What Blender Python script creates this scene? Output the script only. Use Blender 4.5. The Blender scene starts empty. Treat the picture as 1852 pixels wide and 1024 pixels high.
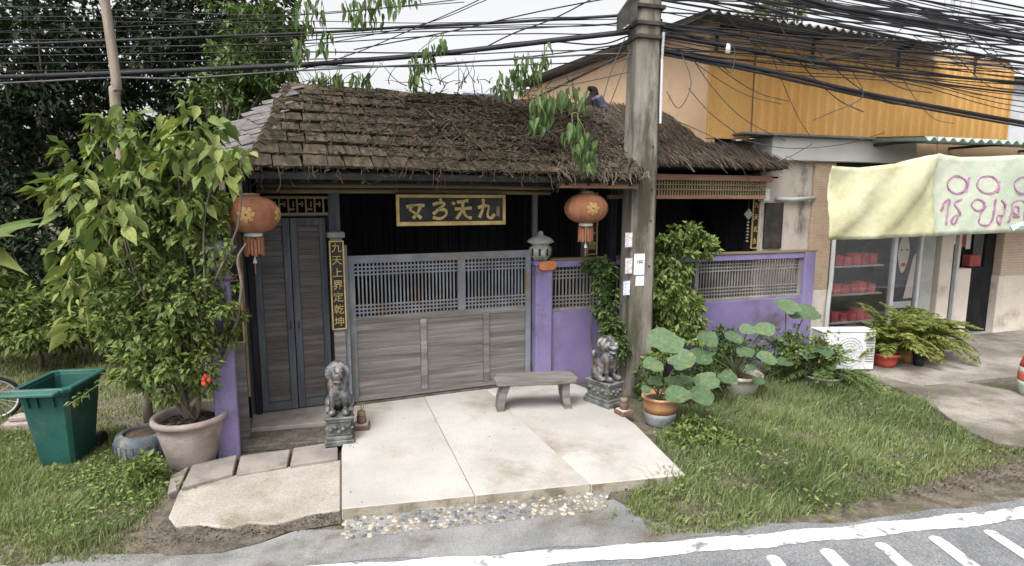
import bpy, bmesh, math, random
import numpy as np
from mathutils import Vector, Matrix
random.seed(7); RNG = np.random.default_rng(11)
R = math.radians
SC = bpy.context.scene
C = SC.collection

# ---------------------------------------------------------------- camera, sky, sun, exposure
FPX, PITCH, EYE = 1050.0, R(8), 2.5           # focal length in photo pixels, downward pitch, eye height
cam = bpy.data.cameras.new('camera'); cam.sensor_width = 36; cam.lens = FPX / 1852 * 36
cam.clip_start = 0.05; cam.clip_end = 900
co = bpy.data.objects.new('camera', cam); C.objects.link(co)
co.location = (0, 0, EYE); co.rotation_euler = (R(90) - PITCH, 0, 0)
SC.camera = co
SUN_EL, SUN_AZ = R(56), R(205)                # azimuth clockwise from +Y: behind the camera, a little to the left
w = bpy.data.worlds.new('World'); SC.world = w; w.use_nodes = True
nt = w.node_tree; nt.nodes.clear()
sky = nt.nodes.new('ShaderNodeTexSky'); sky.sky_type = 'NISHITA'; sky.sun_disc = False
sky.sun_elevation = SUN_EL; sky.sun_rotation = SUN_AZ; sky.air_density = 1.0; sky.dust_density = 6.0; sky.ozone_density = 1.0
hs = nt.nodes.new('ShaderNodeHueSaturation'); hs.inputs['Saturation'].default_value = 0.10
bg = nt.nodes.new('ShaderNodeBackground'); bg.inputs['Strength'].default_value = 0.15
wo = nt.nodes.new('ShaderNodeOutputWorld')
nt.links.new(sky.outputs[0], hs.inputs['Color']); nt.links.new(hs.outputs[0], bg.inputs['Color']); nt.links.new(bg.outputs[0], wo.inputs[0])
sl = bpy.data.lights.new('sun', 'SUN'); sl.energy = 0.9; sl.angle = R(20); sl.color = (1, .97, .92)
so_ = bpy.data.objects.new('sun', sl); C.objects.link(so_)
sd = Vector((math.sin(SUN_AZ) * math.cos(SUN_EL), math.cos(SUN_AZ) * math.cos(SUN_EL), math.sin(SUN_EL)))
so_.rotation_euler = sd.to_track_quat('Z', 'Y').to_euler()
SC.view_settings.view_transform = 'Standard'; SC.view_settings.look = 'None'
SC.view_settings.gamma = 1; SC.view_settings.use_curve_mapping = False
SC.view_settings.exposure = 1.05
SC.render.engine = 'CYCLES'
SC.cycles.max_bounces = 4; SC.cycles.transparent_max_bounces = 8

# ---------------------------------------------------------------- layout helpers (survey of the photograph)
def ray(px, py):
    cx, cy = (px - 926) / FPX, (512 - py) / FPX
    return Vector((cx, math.cos(PITCH) + math.sin(PITCH) * cy, -math.sin(PITCH) + math.cos(PITCH) * cy))
def at(px, py, z=0.0):
    d = ray(px, py); t = (z - EYE) / d.z
    return Vector((d.x * t, d.y * t, z))
def dep(px, py, Y):
    d = ray(px, py); t = Y / d.y
    return Vector((d.x * t, Y, EYE + d.z * t))
class Frame:                                   # a facade's own axes: u along it, v into the plot
    def __init__(s, x, y, deg):
        s.o = Vector((x, y, 0)); s.a = R(deg); s.c, s.s = math.cos(s.a), math.sin(s.a)
    def w(s, u, v, z): return Vector((s.o.x + u * s.c - v * s.s, s.o.y + u * s.s + v * s.c, z))
    def on(s, px, py, v):
        d = ray(px, py); t = (v + (-s.s * s.o.x + s.c * s.o.y)) / (-s.s * d.x + s.c * d.y)
        x, y = d.x * t - s.o.x, d.y * t - s.o.y
        return x * s.c + y * s.s, EYE + d.z * t
HF = Frame(-1.98, 6.95, 22)                    # gate house and garden wall
SF = Frame(4.9, 9.67, 18)                      # shop
GZ = -0.10                                     # ground level; gate, drive top and shop floor are at 0

# ---------------------------------------------------------------- mesh helpers
class MB:
    def __init__(s): s.v, s.f, s.m = [], [], []
    def add(s, vs, fs, mi=0):
        n = len(s.v); s.v += [tuple(p) for p in vs]
        s.f += [tuple(i + n for i in q) for q in fs]; s.m += [mi] * len(fs); return s
    def box(s, c, d, rot=None, mi=0, taper=1.0):
        hx, hy, hz = d[0] / 2, d[1] / 2, d[2] / 2; vs = []
        for z in (-1, 1):
            k = taper if z > 0 else 1
            for x, y in ((-1, -1), (1, -1), (1, 1), (-1, 1)):
                p = Vector((x * hx * k, y * hy * k, z * hz))
                if rot is not None: p = rot @ p
                vs.append(p + Vector(c))
        return s.add(vs, [(3, 2, 1, 0), (4, 5, 6, 7), (0, 1, 5, 4), (1, 2, 6, 5), (2, 3, 7, 6), (3, 0, 4, 7)], mi)
    def span(s, a, b, mi=0):
        return s.box([(a[i] + b[i]) / 2 for i in range(3)], [abs(b[i] - a[i]) for i in range(3)], None, mi)
    def tube(s, pts, r, n=8, cap=True, mi=0, flat=None):
        pts = [Vector(p) for p in pts]; rs = r if hasattr(r, '__len__') else [r] * len(pts)
        vs, fs = [], []; ref = None
        for i, p in enumerate(pts):
            t = (pts[min(i + 1, len(pts) - 1)] - pts[max(i - 1, 0)])
            t = t.normalized() if t.length > 1e-9 else Vector((0, 0, 1))
            if ref is None: ref = Vector((0, 0, 1)) if abs(t.z) < .9 else Vector((1, 0, 0))
            a = t.cross(ref)
            if a.length < 1e-6: a = t.cross(Vector((1, .3, 0)))
            a.normalize(); b = a.cross(t).normalized(); ref = b
            for k in range(n):
                th = 2 * math.pi * k / n
                vs.append(p + (a * math.cos(th) + b * math.sin(th)) * rs[i])
        for i in range(len(pts) - 1):
            for k in range(n):
                fs.append((i * n + k, i * n + (k + 1) % n, (i + 1) * n + (k + 1) % n, (i + 1) * n + k))
        if cap: fs.append(tuple(range(n))[::-1]); fs.append(tuple((len(pts) - 1) * n + k for k in range(n)))
        return s.add(vs, fs, mi)
    def lathe(s, prof, n=20, c=(0, 0, 0), mi=0, sx=1, sy=1, wob=0):
        vs, fs = [], []; ph = random.random() * 6
        for r, z in prof:
            for k in range(n):
                th = 2 * math.pi * k / n; rr = r * (1 + wob * math.sin(3 * th + ph + z * 5))
                vs.append((c[0] + rr * sx * math.cos(th), c[1] + rr * sy * math.sin(th), c[2] + z))
        for i in range(len(prof) - 1):
            for k in range(n):
                fs.append((i * n + k, i * n + (k + 1) % n, (i + 1) * n + (k + 1) % n, (i + 1) * n + k))
        if prof[0][0] > 1e-4: fs.append(tuple(range(n))[::-1])
        if prof[-1][0] > 1e-4: fs.append(tuple((len(prof) - 1) * n + k for k in range(n)))
        return s.add(vs, fs, mi)
    def prism(s, poly, z0, z1, mi=0):
        n = len(poly); vs = [(p[0], p[1], z0) for p in poly] + [(p[0], p[1], z1) for p in poly]
        return s.add(vs, [tuple(range(n))[::-1], tuple(range(n, 2 * n))] + [(i, (i + 1) % n, n + (i + 1) % n, n + i) for i in range(n)], mi)
    def mesh(s, name, mats, smooth=False, bevel=0):
        me = bpy.data.meshes.new(name); me.from_pydata(s.v, [], s.f)
        for m in (mats if isinstance(mats, (list, tuple)) else [mats]): me.materials.append(MATS[m])
        me.polygons.foreach_set('material_index', s.m)
        if bevel:
            bm = bmesh.new(); bm.from_mesh(me)
            bmesh.ops.remove_doubles(bm, verts=bm.verts, dist=1e-5)
            es = [e for e in bm.edges if len(e.link_faces) == 2 and e.calc_face_angle(0) > .6]
            bmesh.ops.bevel(bm, geom=es, offset=bevel, segments=1, affect='EDGES', profile=.5, clamp_overlap=True)
            bm.to_mesh(me); bm.free()
        if smooth: me.polygons.foreach_set('use_smooth', [True] * len(me.polygons))
        me.update(); return me
    def build(s, name, mats, parent=None, smooth=False, bevel=0, loc=None, rz=0):
        return link(name, s.mesh(name, mats, smooth, bevel), parent, loc, rz)
def link(name, me, parent=None, loc=None, rz=0, rot=None, scale=None):
    o = bpy.data.objects.new(name, me); C.objects.link(o)
    if parent is not None: o.parent = parent
    if loc is not None: o.location = loc
    if rot is not None: o.rotation_euler = rot
    elif rz: o.rotation_euler = (0, 0, rz)
    if scale is not None: o.scale = scale
    return o
def tag(o, label=None, cat=None, group=None, kind=None):
    for k, v in (('label', label), ('category', cat), ('group', group), ('kind', kind)):
        if v: o[k] = v
    return o
def thing(name, label, cat, loc=(0, 0, 0), rz=0, group=None):
    o = bpy.data.objects.new(name, None); C.objects.link(o); o.location = loc; o.rotation_euler = (0, 0, rz)
    o.empty_display_size = .1
    return tag(o, label, cat, group)
def copy_tree(o, parent=None):
    c = o.copy(); C.objects.link(c); c.parent = parent
    for ch in list(o.children): copy_tree(ch, c)
    return c
def hthing(name, label, cat, group=None):      # a thing laid out in the gate house's axes
    return thing(name, label, cat, HF.o, HF.a, group)
def sthing(name, label, cat, group=None):      # ... in the shop's axes
    return thing(name, label, cat, SF.o, SF.a, group)
def np_mesh(name, V, F, mats, tint=None, smooth=False):
    V = np.asarray(V, np.float32); F = np.asarray(F, np.int32); k = F.shape[1]
    me = bpy.data.meshes.new(name); me.vertices.add(len(V)); me.vertices.foreach_set('co', V.ravel())
    me.loops.add(F.size); me.loops.foreach_set('vertex_index', F.ravel())
    me.polygons.add(len(F)); me.polygons.foreach_set('loop_start', np.arange(0, F.size, k, dtype=np.int32))
    if smooth: me.polygons.foreach_set('use_smooth', [True] * len(F))
    me.update(calc_edges=True)
    for m in (mats if isinstance(mats, (list, tuple)) else [mats]): me.materials.append(MATS[m])
    if tint is not None:
        a = me.attributes.new('tint', 'FLOAT', 'FACE'); a.data.foreach_set('value', np.asarray(tint, np.float32))
    return me
def unit(v): return v / np.maximum(np.linalg.norm(v, axis=-1, keepdims=True), 1e-9)
def leaves(P, D, L, W, tint=None, fold=.25, droop=.15):
    """P (n,3) stalk ends, D (n,3) directions, L, W length and width: each leaf two folded, tapering halves (4 quads/triangles as 4 tris)."""
    n = len(P); D = unit(np.asarray(D, float)); L = np.broadcast_to(L, n)[:, None]; Wd = np.broadcast_to(W, n)[:, None]
    up = unit(RNG.normal(size=(n, 3)) * .5 + np.array([0, 0, 1.0])); S = unit(np.cross(D, up)); N = unit(np.cross(S, D))
    tip = P + D * L - np.array([0, 0, 1]) * L * droop
    mid = P + D * L * .45 - N * Wd * fold * .5
    l = P + D * L * .42 + S * Wd * .5 + N * Wd * fold * .4; r = P + D * L * .42 - S * Wd * .5 + N * Wd * fold * .4
    V = np.stack([P, l, tip, r, mid], 1).reshape(-1, 3); b = (np.arange(n) * 5)[:, None]
    F = np.concatenate([b + np.array([[0, 4, 1]]), b + np.array([[1, 4, 2]]), b + np.array([[0, 3, 4]]), b + np.array([[4, 3, 2]])], 1).reshape(-1, 3)
    t = RNG.random(n) if tint is None else np.asarray(tint)
    return V, F, np.repeat(t, 4)
def blob(parts, voxel=.012, smooth=4):
    """one continuous mesh from overlapping ellipsoids (centre, radii, euler) - for carved stone animals"""
    bm = bmesh.new()
    for c, r, e in parts:
        m = Matrix.Translation(c) @ Matrix.Rotation(e[2], 4, 'Z') @ Matrix.Rotation(e[1], 4, 'Y') @ Matrix.Rotation(e[0], 4, 'X') @ Matrix.Diagonal((*r, 1))
        bmesh.ops.create_icosphere(bm, subdivisions=3, radius=1, matrix=m)
    me = bpy.data.meshes.new('tmp'); bm.to_mesh(me); bm.free()
    o = bpy.data.objects.new('tmp', me); C.objects.link(o)
    q = o.modifiers.new('r', 'REMESH'); q.mode = 'VOXEL'; q.voxel_size = voxel
    q = o.modifiers.new('s', 'SMOOTH'); q.iterations = smooth; q.factor = .5
    dg = bpy.context.evaluated_depsgraph_get(); out = bpy.data.meshes.new_from_object(o.evaluated_get(dg))
    bpy.data.objects.remove(o); bpy.data.meshes.remove(me)
    out.polygons.foreach_set('use_smooth', [True] * len(out.polygons)); return out
def text_mesh(body, size, mat, ext=.004):
    cu = bpy.data.curves.new('tmp', 'FONT'); cu.body = body; cu.size = size; cu.extrude = ext; cu.align_x = 'CENTER'; cu.align_y = 'CENTER'; cu.resolution_u = 3
    cu.offset = .0
    o = bpy.data.objects.new('tmp', cu); C.objects.link(o); bpy.context.view_layer.update()
    me = bpy.data.meshes.new_from_object(o.evaluated_get(bpy.context.evaluated_depsgraph_get()))
    bpy.data.objects.remove(o); me.materials.clear(); me.materials.append(MATS[mat]); return me
def smooth_path(pts, k=6):
    P = [Vector(p) for p in pts]; P = [P[0] * 2 - P[1]] + P + [P[-1] * 2 - P[-2]]; out = []
    for i in range(1, len(P) - 2):
        a, b, c, d = P[i - 1:i + 3]
        for j in range(k):
            t = j / k
            out.append(.5 * ((2 * b) + (c - a) * t + (2 * a - 5 * b + 4 * c - d) * t * t + (3 * b - a - 3 * c + d) * t ** 3))
    out.append(P[-2]); return out
def brush(mb, pts, wid, plane, depth=.012, taper=True, k=5, mi=0):
    """a flat brush stroke: polyline pts (a, b) in a surface's own plane, swept to a strip of real thickness; plane(a, b, h) -> point"""
    P = smooth_path([(p[0], p[1], 0) for p in pts], k); n = len(P); vs, fs = [], []
    for i, p in enumerate(P):
        t = P[min(i + 1, n - 1)] - P[max(i - 1, 0)]; t = t.normalized() if t.length > 0 else Vector((1, 0, 0))
        q = Vector((-t.y, t.x, 0)); f = i / max(n - 1, 1)
        ww = wid * ((.65 + .5 * abs(math.cos(f * math.pi))) if taper else 1) * .5
        for sgn in (1, -1):
            e = p + q * ww * sgn
            vs += [plane(e.x, e.y, 0), plane(e.x, e.y, depth)]
    for i in range(n - 1):
        a, b = i * 4, i * 4 + 4
        fs += [(a + 1, b + 1, b + 3, a + 3), (a, b, b + 1, a + 1), (a + 2, a + 3, b + 3, b + 2)]
    fs += [(0, 1, 3, 2), (n * 4 - 4, n * 4 - 2, n * 4 - 1, n * 4 - 3)]
    mb.add(vs, fs, mi)

# ---------------------------------------------------------------- materials
MATS = {}
def mat(name, c1, c2=None, scale=6, rough=.8, bump=.0, bscale=None, stretch=(1, 1, 1), spec=.25, metal=0, vary=0, dirt=None, tint=None, trans=0, contrast=.18, brick=None, grain=.12, gscale=70):
    m = bpy.data.materials.new(name); m.use_nodes = True; MATS[name] = m; t = m.node_tree; N = t.nodes; K = t.links.new
    p = N['Principled BSDF']; out = N['Material Output']
    p.inputs['Roughness'].default_value = rough; p.inputs['Specular IOR Level'].default_value = spec; p.inputs['Metallic'].default_value = metal
    tc = N.new('ShaderNodeTexCoord'); oi = N.new('ShaderNodeObjectInfo')
    ad = N.new('ShaderNodeVectorMath'); ad.operation = 'MULTIPLY_ADD'
    ml = N.new('ShaderNodeVectorMath'); ml.operation = 'SCALE'; ml.inputs[0].default_value = (31, 17, 23); K(oi.outputs['Random'], ml.inputs['Scale'])
    K(tc.outputs['Object'], ad.inputs[0]); ad.inputs[1].default_value = stretch; K(ml.outputs[0], ad.inputs[2])
    def noise(sc, det=6, ro=.6):
        n = N.new('ShaderNodeTexNoise'); n.inputs['Scale'].default_value = sc; n.inputs['Detail'].default_value = det; n.inputs['Roughness'].default_value = ro
        K(ad.outputs[0], n.inputs['Vector']); return n.outputs['Fac']
    def ramp(src, a, b):
        r = N.new('ShaderNodeMapRange'); r.inputs['From Min'].default_value = a; r.inputs['From Max'].default_value = b; r.interpolation_type = 'SMOOTHSTEP'
        K(src, r.inputs['Value']); return r.outputs[0]
    def mix(f, a, b, mode='MIX'):
        x = N.new('ShaderNodeMix'); x.data_type = 'RGBA'; x.blend_type = mode
        if isinstance(f, (int, float)): x.inputs[0].default_value = f
        else: K(f, x.inputs[0])
        for i, c in ((6, a), (7, b)):
            if isinstance(c, tuple): x.inputs[i].default_value = (*c[:3], 1)
            else: K(c, x.inputs[i])
        return x.outputs[2]
    c2 = c2 or tuple(min(1, x * 1.25) for x in c1)
    if tint:
        a = N.new('ShaderNodeAttribute'); a.attribute_name = 'tint'; fac = a.outputs['Fac'] if tint == 'face' else oi.outputs['Random']
        col = mix(fac, c1, c2)
        col = mix(ramp(noise(scale), .35, .65), col, mix(1.0, col, (.72, .74, .66), 'MULTIPLY'))
    else:
        col = mix(ramp(noise(scale), .5 - contrast, .5 + contrast), c1, c2)
    if brick:
        b = N.new('ShaderNodeTexBrick'); sc, bw, bh, c3 = brick
        mp = N.new('ShaderNodeMapping'); mp.inputs['Rotation'].default_value = (R(90), 0, 0); K(tc.outputs['Object'], mp.inputs['Vector'])
        b.inputs['Scale'].default_value = sc; b.inputs['Brick Width'].default_value = bw; b.inputs['Row Height'].default_value = bh; b.inputs['Mortar Size'].default_value = .012
        b.inputs['Color1'].default_value = (*c1, 1); b.inputs['Color2'].default_value = (*c2, 1); b.inputs['Mortar'].default_value = (*c3, 1)
        K(mp.outputs[0], b.inputs['Vector']); col = mix(.35, b.outputs['Color'], col)
    if dirt:
        dc, amt, ds = dirt
        col = mix(ramp(noise(ds, 8, .65), .62 - amt * .3, .82 - amt * .3), col, dc)
    if grain and not tint:
        g1 = N.new('ShaderNodeMapRange'); g1.inputs['From Min'].default_value = .3; g1.inputs['From Max'].default_value = .7; g1.inputs['To Min'].default_value = 1 - grain; g1.inputs['To Max'].default_value = 1 + grain
        K(noise(gscale, 3, .7), g1.inputs['Value']); h = N.new('ShaderNodeHueSaturation'); K(g1.outputs[0], h.inputs['Value']); K(col, h.inputs['Color']); col = h.outputs[0]
    if vary:
        mu = N.new('ShaderNodeMath'); mu.operation = 'MULTIPLY_ADD'; K(oi.outputs['Random'], mu.inputs[0]); mu.inputs[1].default_value = vary; mu.inputs[2].default_value = 1 - vary / 2
        h = N.new('ShaderNodeHueSaturation'); K(mu.outputs[0], h.inputs['Value']); K(col, h.inputs['Color']); col = h.outputs[0]
    K(col, p.inputs['Base Color'])
    if bump:
        b = N.new('ShaderNodeBump'); b.inputs['Strength'].default_value = bump; b.inputs['Distance'].default_value = .02
        K(noise(bscale or scale * 5, 8), b.inputs['Height']); K(b.outputs[0], p.inputs['Normal'])
    if trans:
        tr = N.new('ShaderNodeBsdfTranslucent'); K(mix(1.0, col, (1.0, 1.05, .5), 'MULTIPLY'), tr.inputs['Color'])
        ms = N.new('ShaderNodeMixShader'); ms.inputs[0].default_value = trans; K(p.outputs[0], ms.inputs[1]); K(tr.outputs[0], ms.inputs[2]); K(ms.outputs[0], out.inputs['Surface'])
    return m
mat('earth', (.075, .062, .046), (.16, .138, .108), 7, .95, .8, 40, dirt=((.06, .07, .03), .5, .9), grain=.4, gscale=45)
mat('asphalt', (.15, .155, .163), (.205, .21, .218), 3, .9, .5, 160, dirt=((.22, .217, .21), .4, 1.1), grain=.5, gscale=75)
mat('apron', (.165, .165, .165), (.25, .247, .24), 2.2, .9, .4, 120, dirt=((.12, .105, .085), .45, 1.6), grain=.28, gscale=80)
mat('paint_white', (.55, .555, .56), (.68, .68, .68), 7, .7, .2, 80, dirt=((.17, .17, .175), .46, 7), grain=.15, gscale=60)
mat('slab', (.33, .31, .285), (.445, .42, .39), 1.1, .85, .35, 60, dirt=((.24, .212, .17), .40, .8), contrast=.22, grain=.10, gscale=55)
mat('slab_edge', (.25, .22, .17), (.34, .31, .26), 4, .9, .4, 40, dirt=((.13, .12, .08), .5, 5))
mat('slab_left', (.30, .27, .235), (.38, .35, .31), 2, .9, .35, 60, dirt=((.20, .17, .125), .45, 1.6), grain=.22, gscale=45)
mat('paver', (.20, .175, .16), (.29, .255, .23), 4, .9, .4, 50, vary=.25, dirt=((.12, .115, .08), .35, 3))
mat('forecourt', (.17, .152, .135), (.30, .27, .24), 1.0, .9, .35, 40, dirt=((.10, .085, .065), .55, .7), contrast=.12, grain=.25, gscale=40)
mat('dirt', (.07, .06, .05), (.14, .12, .098), 8, .97, .8, 40, grain=.4, gscale=45)
mat('pebble', (.20, .165, .125), (.40, .35, .28), 1, .6, .1, 20, vary=1.0)
mat('pebble_dark', (.07, .075, .08), (.14, .14, .14), 2, .55, vary=.6)
mat('shingle', (.030, .022, .013), (.092, .069, .047), 3, .95, .8, 30, stretch=(1.6, .5, 1), vary=.45, dirt=((.020, .020, .009), .60, 1.6), grain=.3, gscale=25)
mat('shingle_pale', (.085, .077, .078), (.17, .156, .158), 3, .9, .4, 30, vary=.35, dirt=((.16, .14, .12), .35, 4))
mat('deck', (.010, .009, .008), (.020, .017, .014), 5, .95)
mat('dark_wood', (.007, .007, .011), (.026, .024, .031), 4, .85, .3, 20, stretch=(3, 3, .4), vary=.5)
mat('brown_beam', (.19, .10, .065), (.29, .17, .115), 3, .8, .3, 20, stretch=(.3, 3, 3))
mat('bamboo_dark', (.13, .10, .055), (.22, .175, .10), 3, .75, .2, 20, stretch=(.3, 3, 3))
mat('gate_wood', (.125, .108, .10), (.21, .196, .192), 2.0, .88, .4, 40, stretch=(.5, 4, 8), vary=.30, dirt=((.27, .262, .265), .32, 1.4), grain=.2)
mat('gate_blue', (.135, .147, .165), (.21, .225, .25), 3, .8, .3, 30, stretch=(1, 1, 1), dirt=((.17, .13, .10), .34, 2.2))
mat('door_wood', (.075, .066, .062), (.135, .122, .116), 3, .88, .4, 30, stretch=(.4, 4, 5), vary=.18, grain=.2)
mat('door_blue', (.060, .070, .083), (.105, .118, .132), 4, .8, .3, 30, stretch=(3, 3, .4))
mat('purple', (.165, .135, .27), (.21, .178, .32), 1.6, .85, .3, 40, dirt=((.115, .10, .14), .38, 2.2), grain=.15)
mat('purple_dirty', (.158, .125, .25), (.205, .168, .305), 1.5, .85, .25, 40, dirt=((.10, .085, .085), .5, 1.2))
mat('lattice_grey', (.15, .14, .135), (.24, .225, .21), 3, .85, .2, 40)
mat('gold', (.30, .215, .07), (.45, .34, .135), 8, .55, .1, 40, spec=.5)
mat('black_lacquer', (.012, .012, .013), (.03, .028, .026), 6, .5)
mat('red_paper', (.235, .095, .055), (.31, .145, .085), 5, .8, .1, 30, dirt=((.34, .21, .095), .36, 4), spec=.1)
mat('lantern_gold', (.34, .22, .08), (.42, .27, .11), 8, .6)
mat('white_plastic', (.52, .525, .525), (.60, .60, .60), 3, .45, dirt=((.5, .48, .44), .2, 3))
mat('stone', (.28, .285, .26), (.44, .445, .41), 9, .9, .5, 40, dirt=((.10, .115, .085), .4, 5))
mat('silver_stone', (.035, .034, .033), (.23, .23, .235), 13, .38, .6, 50, metal=.35, spec=.5, dirt=((.10, .055, .03), .4, 8))
mat('pedestal', (.055, .058, .054), (.17, .176, .168), 10, .6, .5, 40, spec=.4, dirt=((.07, .085, .05), .45, 7))
mat('orange_plate', (.48, .13, .05), (.55, .18, .08), 6, .6)
mat('bench_wood', (.12, .11, .10), (.215, .20, .188), 3, .85, .5, 30, stretch=(.6, 5, 5), dirt=((.13, .11, .09), .3, 2.5))
mat('bin_green', (.013, .068, .055), (.022, .10, .082), 2, .55, .08, 60, spec=.35, dirt=((.085, .105, .085), .36, 3), grain=.2)
mat('clay_grey', (.235, .19, .175), (.34, .285, .26), 4, .85, .3, 30, dirt=((.17, .15, .12), .3, 3))
mat('soil', (.04, .028, .02), (.11, .075, .05), 12, .97, .8, 30)
mat('tyre', (.05, .06, .075), (.12, .135, .155), 5, .8, .3, 40, dirt=((.24, .21, .17), .4, 4))
mat('glaze_orange', (.34, .17, .075), (.45, .25, .13), 5, .5, .15, 30, spec=.45, dirt=((.16, .15, .13), .35, 4))
mat('glaze_grey', (.17, .18, .19), (.29, .30, .31), 5, .6, .2, 30)
mat('basin', (.35, .33, .29), (.50, .47, .42), 4, .85, .3, 30, dirt=((.14, .13, .10), .45, 4))
mat('red_pot', (.42, .07, .05), (.50, .12, .08), 4, .5, dirt=((.24, .15, .11), .3, 5))
mat('concrete_pole', (.17, .152, .13), (.29, .265, .235), 2.2, .95, .5, 40, stretch=(1.5, 1.5, .35), dirt=((.07, .065, .045), .5, 1.5))
mat('rubber', (.012, .012, .014), (.03, .03, .034), 3, .6)
mat('rubber_grey', (.05, .05, .055), (.09, .09, .095), 3, .6)
mat('weathered_pole', (.22, .18, .145), (.34, .285, .23), 3, .85, .4, 30, stretch=(3, 3, .5))
mat('steel_dark', (.035, .033, .032), (.08, .07, .06), 6, .7, metal=.3)
mat('paper_white', (.80, .81, .80), (.85, .85, .85), 5, .7)
mat('paper_tint', (.44, .38, .40), (.66, .62, .64), 30, .8, stretch=(.6, 1, 2.4), contrast=.06)
mat('paper_blue', (.40, .44, .56), (.66, .68, .74), 30, .8, stretch=(.6, 1, 2.4), contrast=.06)
mat('paper_aqua', (.50, .68, .66), (.72, .80, .80), 10, .7)
mat('ink', (.02, .02, .022), (.035, .035, .035), 5, .7)
mat('cream', (.60, .53, .45), (.69, .62, .54), 1.2, .85, .15, 40, dirt=((.36, .31, .26), .25, 1.3))
mat('cream_stain', (.42, .37, .32), (.56, .50, .44), 1.4, .9, .2, 40, stretch=(1.5, 1, .6), dirt=((.10, .09, .08), .4, 1.3))
mat('peach', (.56, .38, .24), (.62, .43, .28), 1.0, .85, .1, 40, dirt=((.42, .30, .20), .25, 1.0))
mat('orange_sheet', (.50, .272, .078), (.59, .345, .12), 1.4, .55, .05, 30, dirt=((.56, .30, .10), .3, 1.2), stretch=(1, 1, .4))
mat('fibre_sheet', (.13, .12, .115), (.22, .205, .19), 3, .9, .3, 30)
mat('green_sheet', (.30, .38, .33), (.42, .49, .44), 3, .8, .2, 30)
mat('grey_sheet', (.40, .41, .43), (.52, .53, .55), 2, .7)
mat('brick_tile', (.40, .24, .15), (.52, .36, .24), 6, .9, .3, 40, brick=(1, .12, .04, (.44, .38, .31)))
mat('brick_tile_pale', (.46, .31, .21), (.56, .42, .31), 6, .9, .3, 40, brick=(1, .2, .05, (.52, .46, .40)))
mat('fascia_white', (.52, .50, .47), (.60, .585, .56), 1.4, .85, .1, 40, dirt=((.35, .33, .30), .25, 1.5))
mat('brick_dark', (.13, .075, .06), (.20, .12, .095), 8, .9, .3)
mat('purple_tile', (.07, .065, .10), (.13, .12, .17), 6, .7, .2)
mat('aluminium', (.55, .56, .57), (.66, .66, .66), 5, .45, metal=.3)
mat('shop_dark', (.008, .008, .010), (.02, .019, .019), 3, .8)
mat('shop_grey', (.30, .295, .28), (.42, .41, .39), 3, .8)
mat('red_box', (.36, .07, .08), (.50, .13, .13), 6, .6, vary=.5)
mat('skin_print', (.62, .50, .44), (.70, .58, .52), 3, .6)
mat('lip_print', (.45, .06, .06), (.52, .09, .08), 3, .6)
mat('hair_print', (.035, .025, .035), (.08, .06, .08), 4, .6)
mat('banner_yellow', (.50, .49, .30), (.60, .585, .42), 1.3, .9, .5, 12, trans=.12, stretch=(1, 1, 1), spec=.05, dirt=((.44, .41, .24), .35, 1.5))
mat('banner_mint', (.46, .53, .42), (.58, .60, .49), 1.6, .9, .5, 12, trans=.12, spec=.05, dirt=((.60, .58, .47), .4, 1.2))
mat('banner_ink', (.33, .13, .26), (.45, .24, .38), 8, .8)
mat('banner_blue', (.50, .66, .80), (.62, .76, .86), 8, .8)
mat('straw', (.05, .038, .028), (.155, .122, .095), 4, .95, tint='face')
mat('straw_base', (.03, .023, .018), (.065, .05, .04), 6, .97, .7, 40, stretch=(3, 1, 1))
mat('twig', (.028, .021, .014), (.085, .066, .048), 4, .95, tint='face')
mat('bark', (.10, .08, .06), (.19, .16, .125), 5, .95, .5, 30, stretch=(2, 2, .5))
mat('grass', (.10, .148, .055), (.32, .37, .175), 1.2, .7, tint='face', trans=.3)
mat('grass_dry', (.13, .16, .06), (.34, .355, .18), 1.2, .75, tint='face', trans=.3)
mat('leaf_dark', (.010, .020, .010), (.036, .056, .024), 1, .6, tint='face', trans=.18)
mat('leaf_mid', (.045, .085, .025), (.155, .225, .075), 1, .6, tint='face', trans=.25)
mat('leaf_small', (.07, .115, .03), (.25, .305, .10), 1, .6, tint='face', trans=.28)
mat('leaf_lime', (.10, .155, .04), (.27, .33, .115), 1, .6, tint='face', trans=.3)
mat('leaf_big', (.095, .15, .045), (.33, .36, .12), 9, .62, .3, 40, tint='object', trans=.25, spec=.2, dirt=((.26, .22, .07), .22, 9))
mat('leaf_vine', (.045, .09, .028), (.14, .205, .065), 4, .5, tint='object', trans=.28, spec=.35)
mat('leaf_lotus', (.065, .12, .062), (.15, .215, .12), 3.5, .65, .3, 12, tint='object', trans=.2, spec=.15, dirt=((.24, .21, .08), .30, 2.2))
mat('leaf_fern', (.12, .15, .03), (.28, .31, .09), 1, .65, tint='face', trans=.3)
mat('stem', (.10, .115, .05), (.20, .19, .09), 5, .8)
mat('flower_red', (.60, .045, .03), (.68, .10, .06), 5, .6)
def glass(name):
    m = bpy.data.materials.new(name); m.use_nodes = True; MATS[name] = m; N = m.node_tree.nodes; K = m.node_tree.links.new
    N.remove(N['Principled BSDF']); a = N.new('ShaderNodeBsdfTransparent'); a.inputs[0].default_value = (.90, .92, .92, 1); b = N.new('ShaderNodeBsdfGlossy'); b.inputs['Roughness'].default_value = .03
    x = N.new('ShaderNodeMixShader'); x.inputs[0].default_value = .07; K(a.outputs[0], x.inputs[1]); K(b.outputs[0], x.inputs[2]); K(x.outputs[0], N['Material Output'].inputs[0])
glass('glass')

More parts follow.
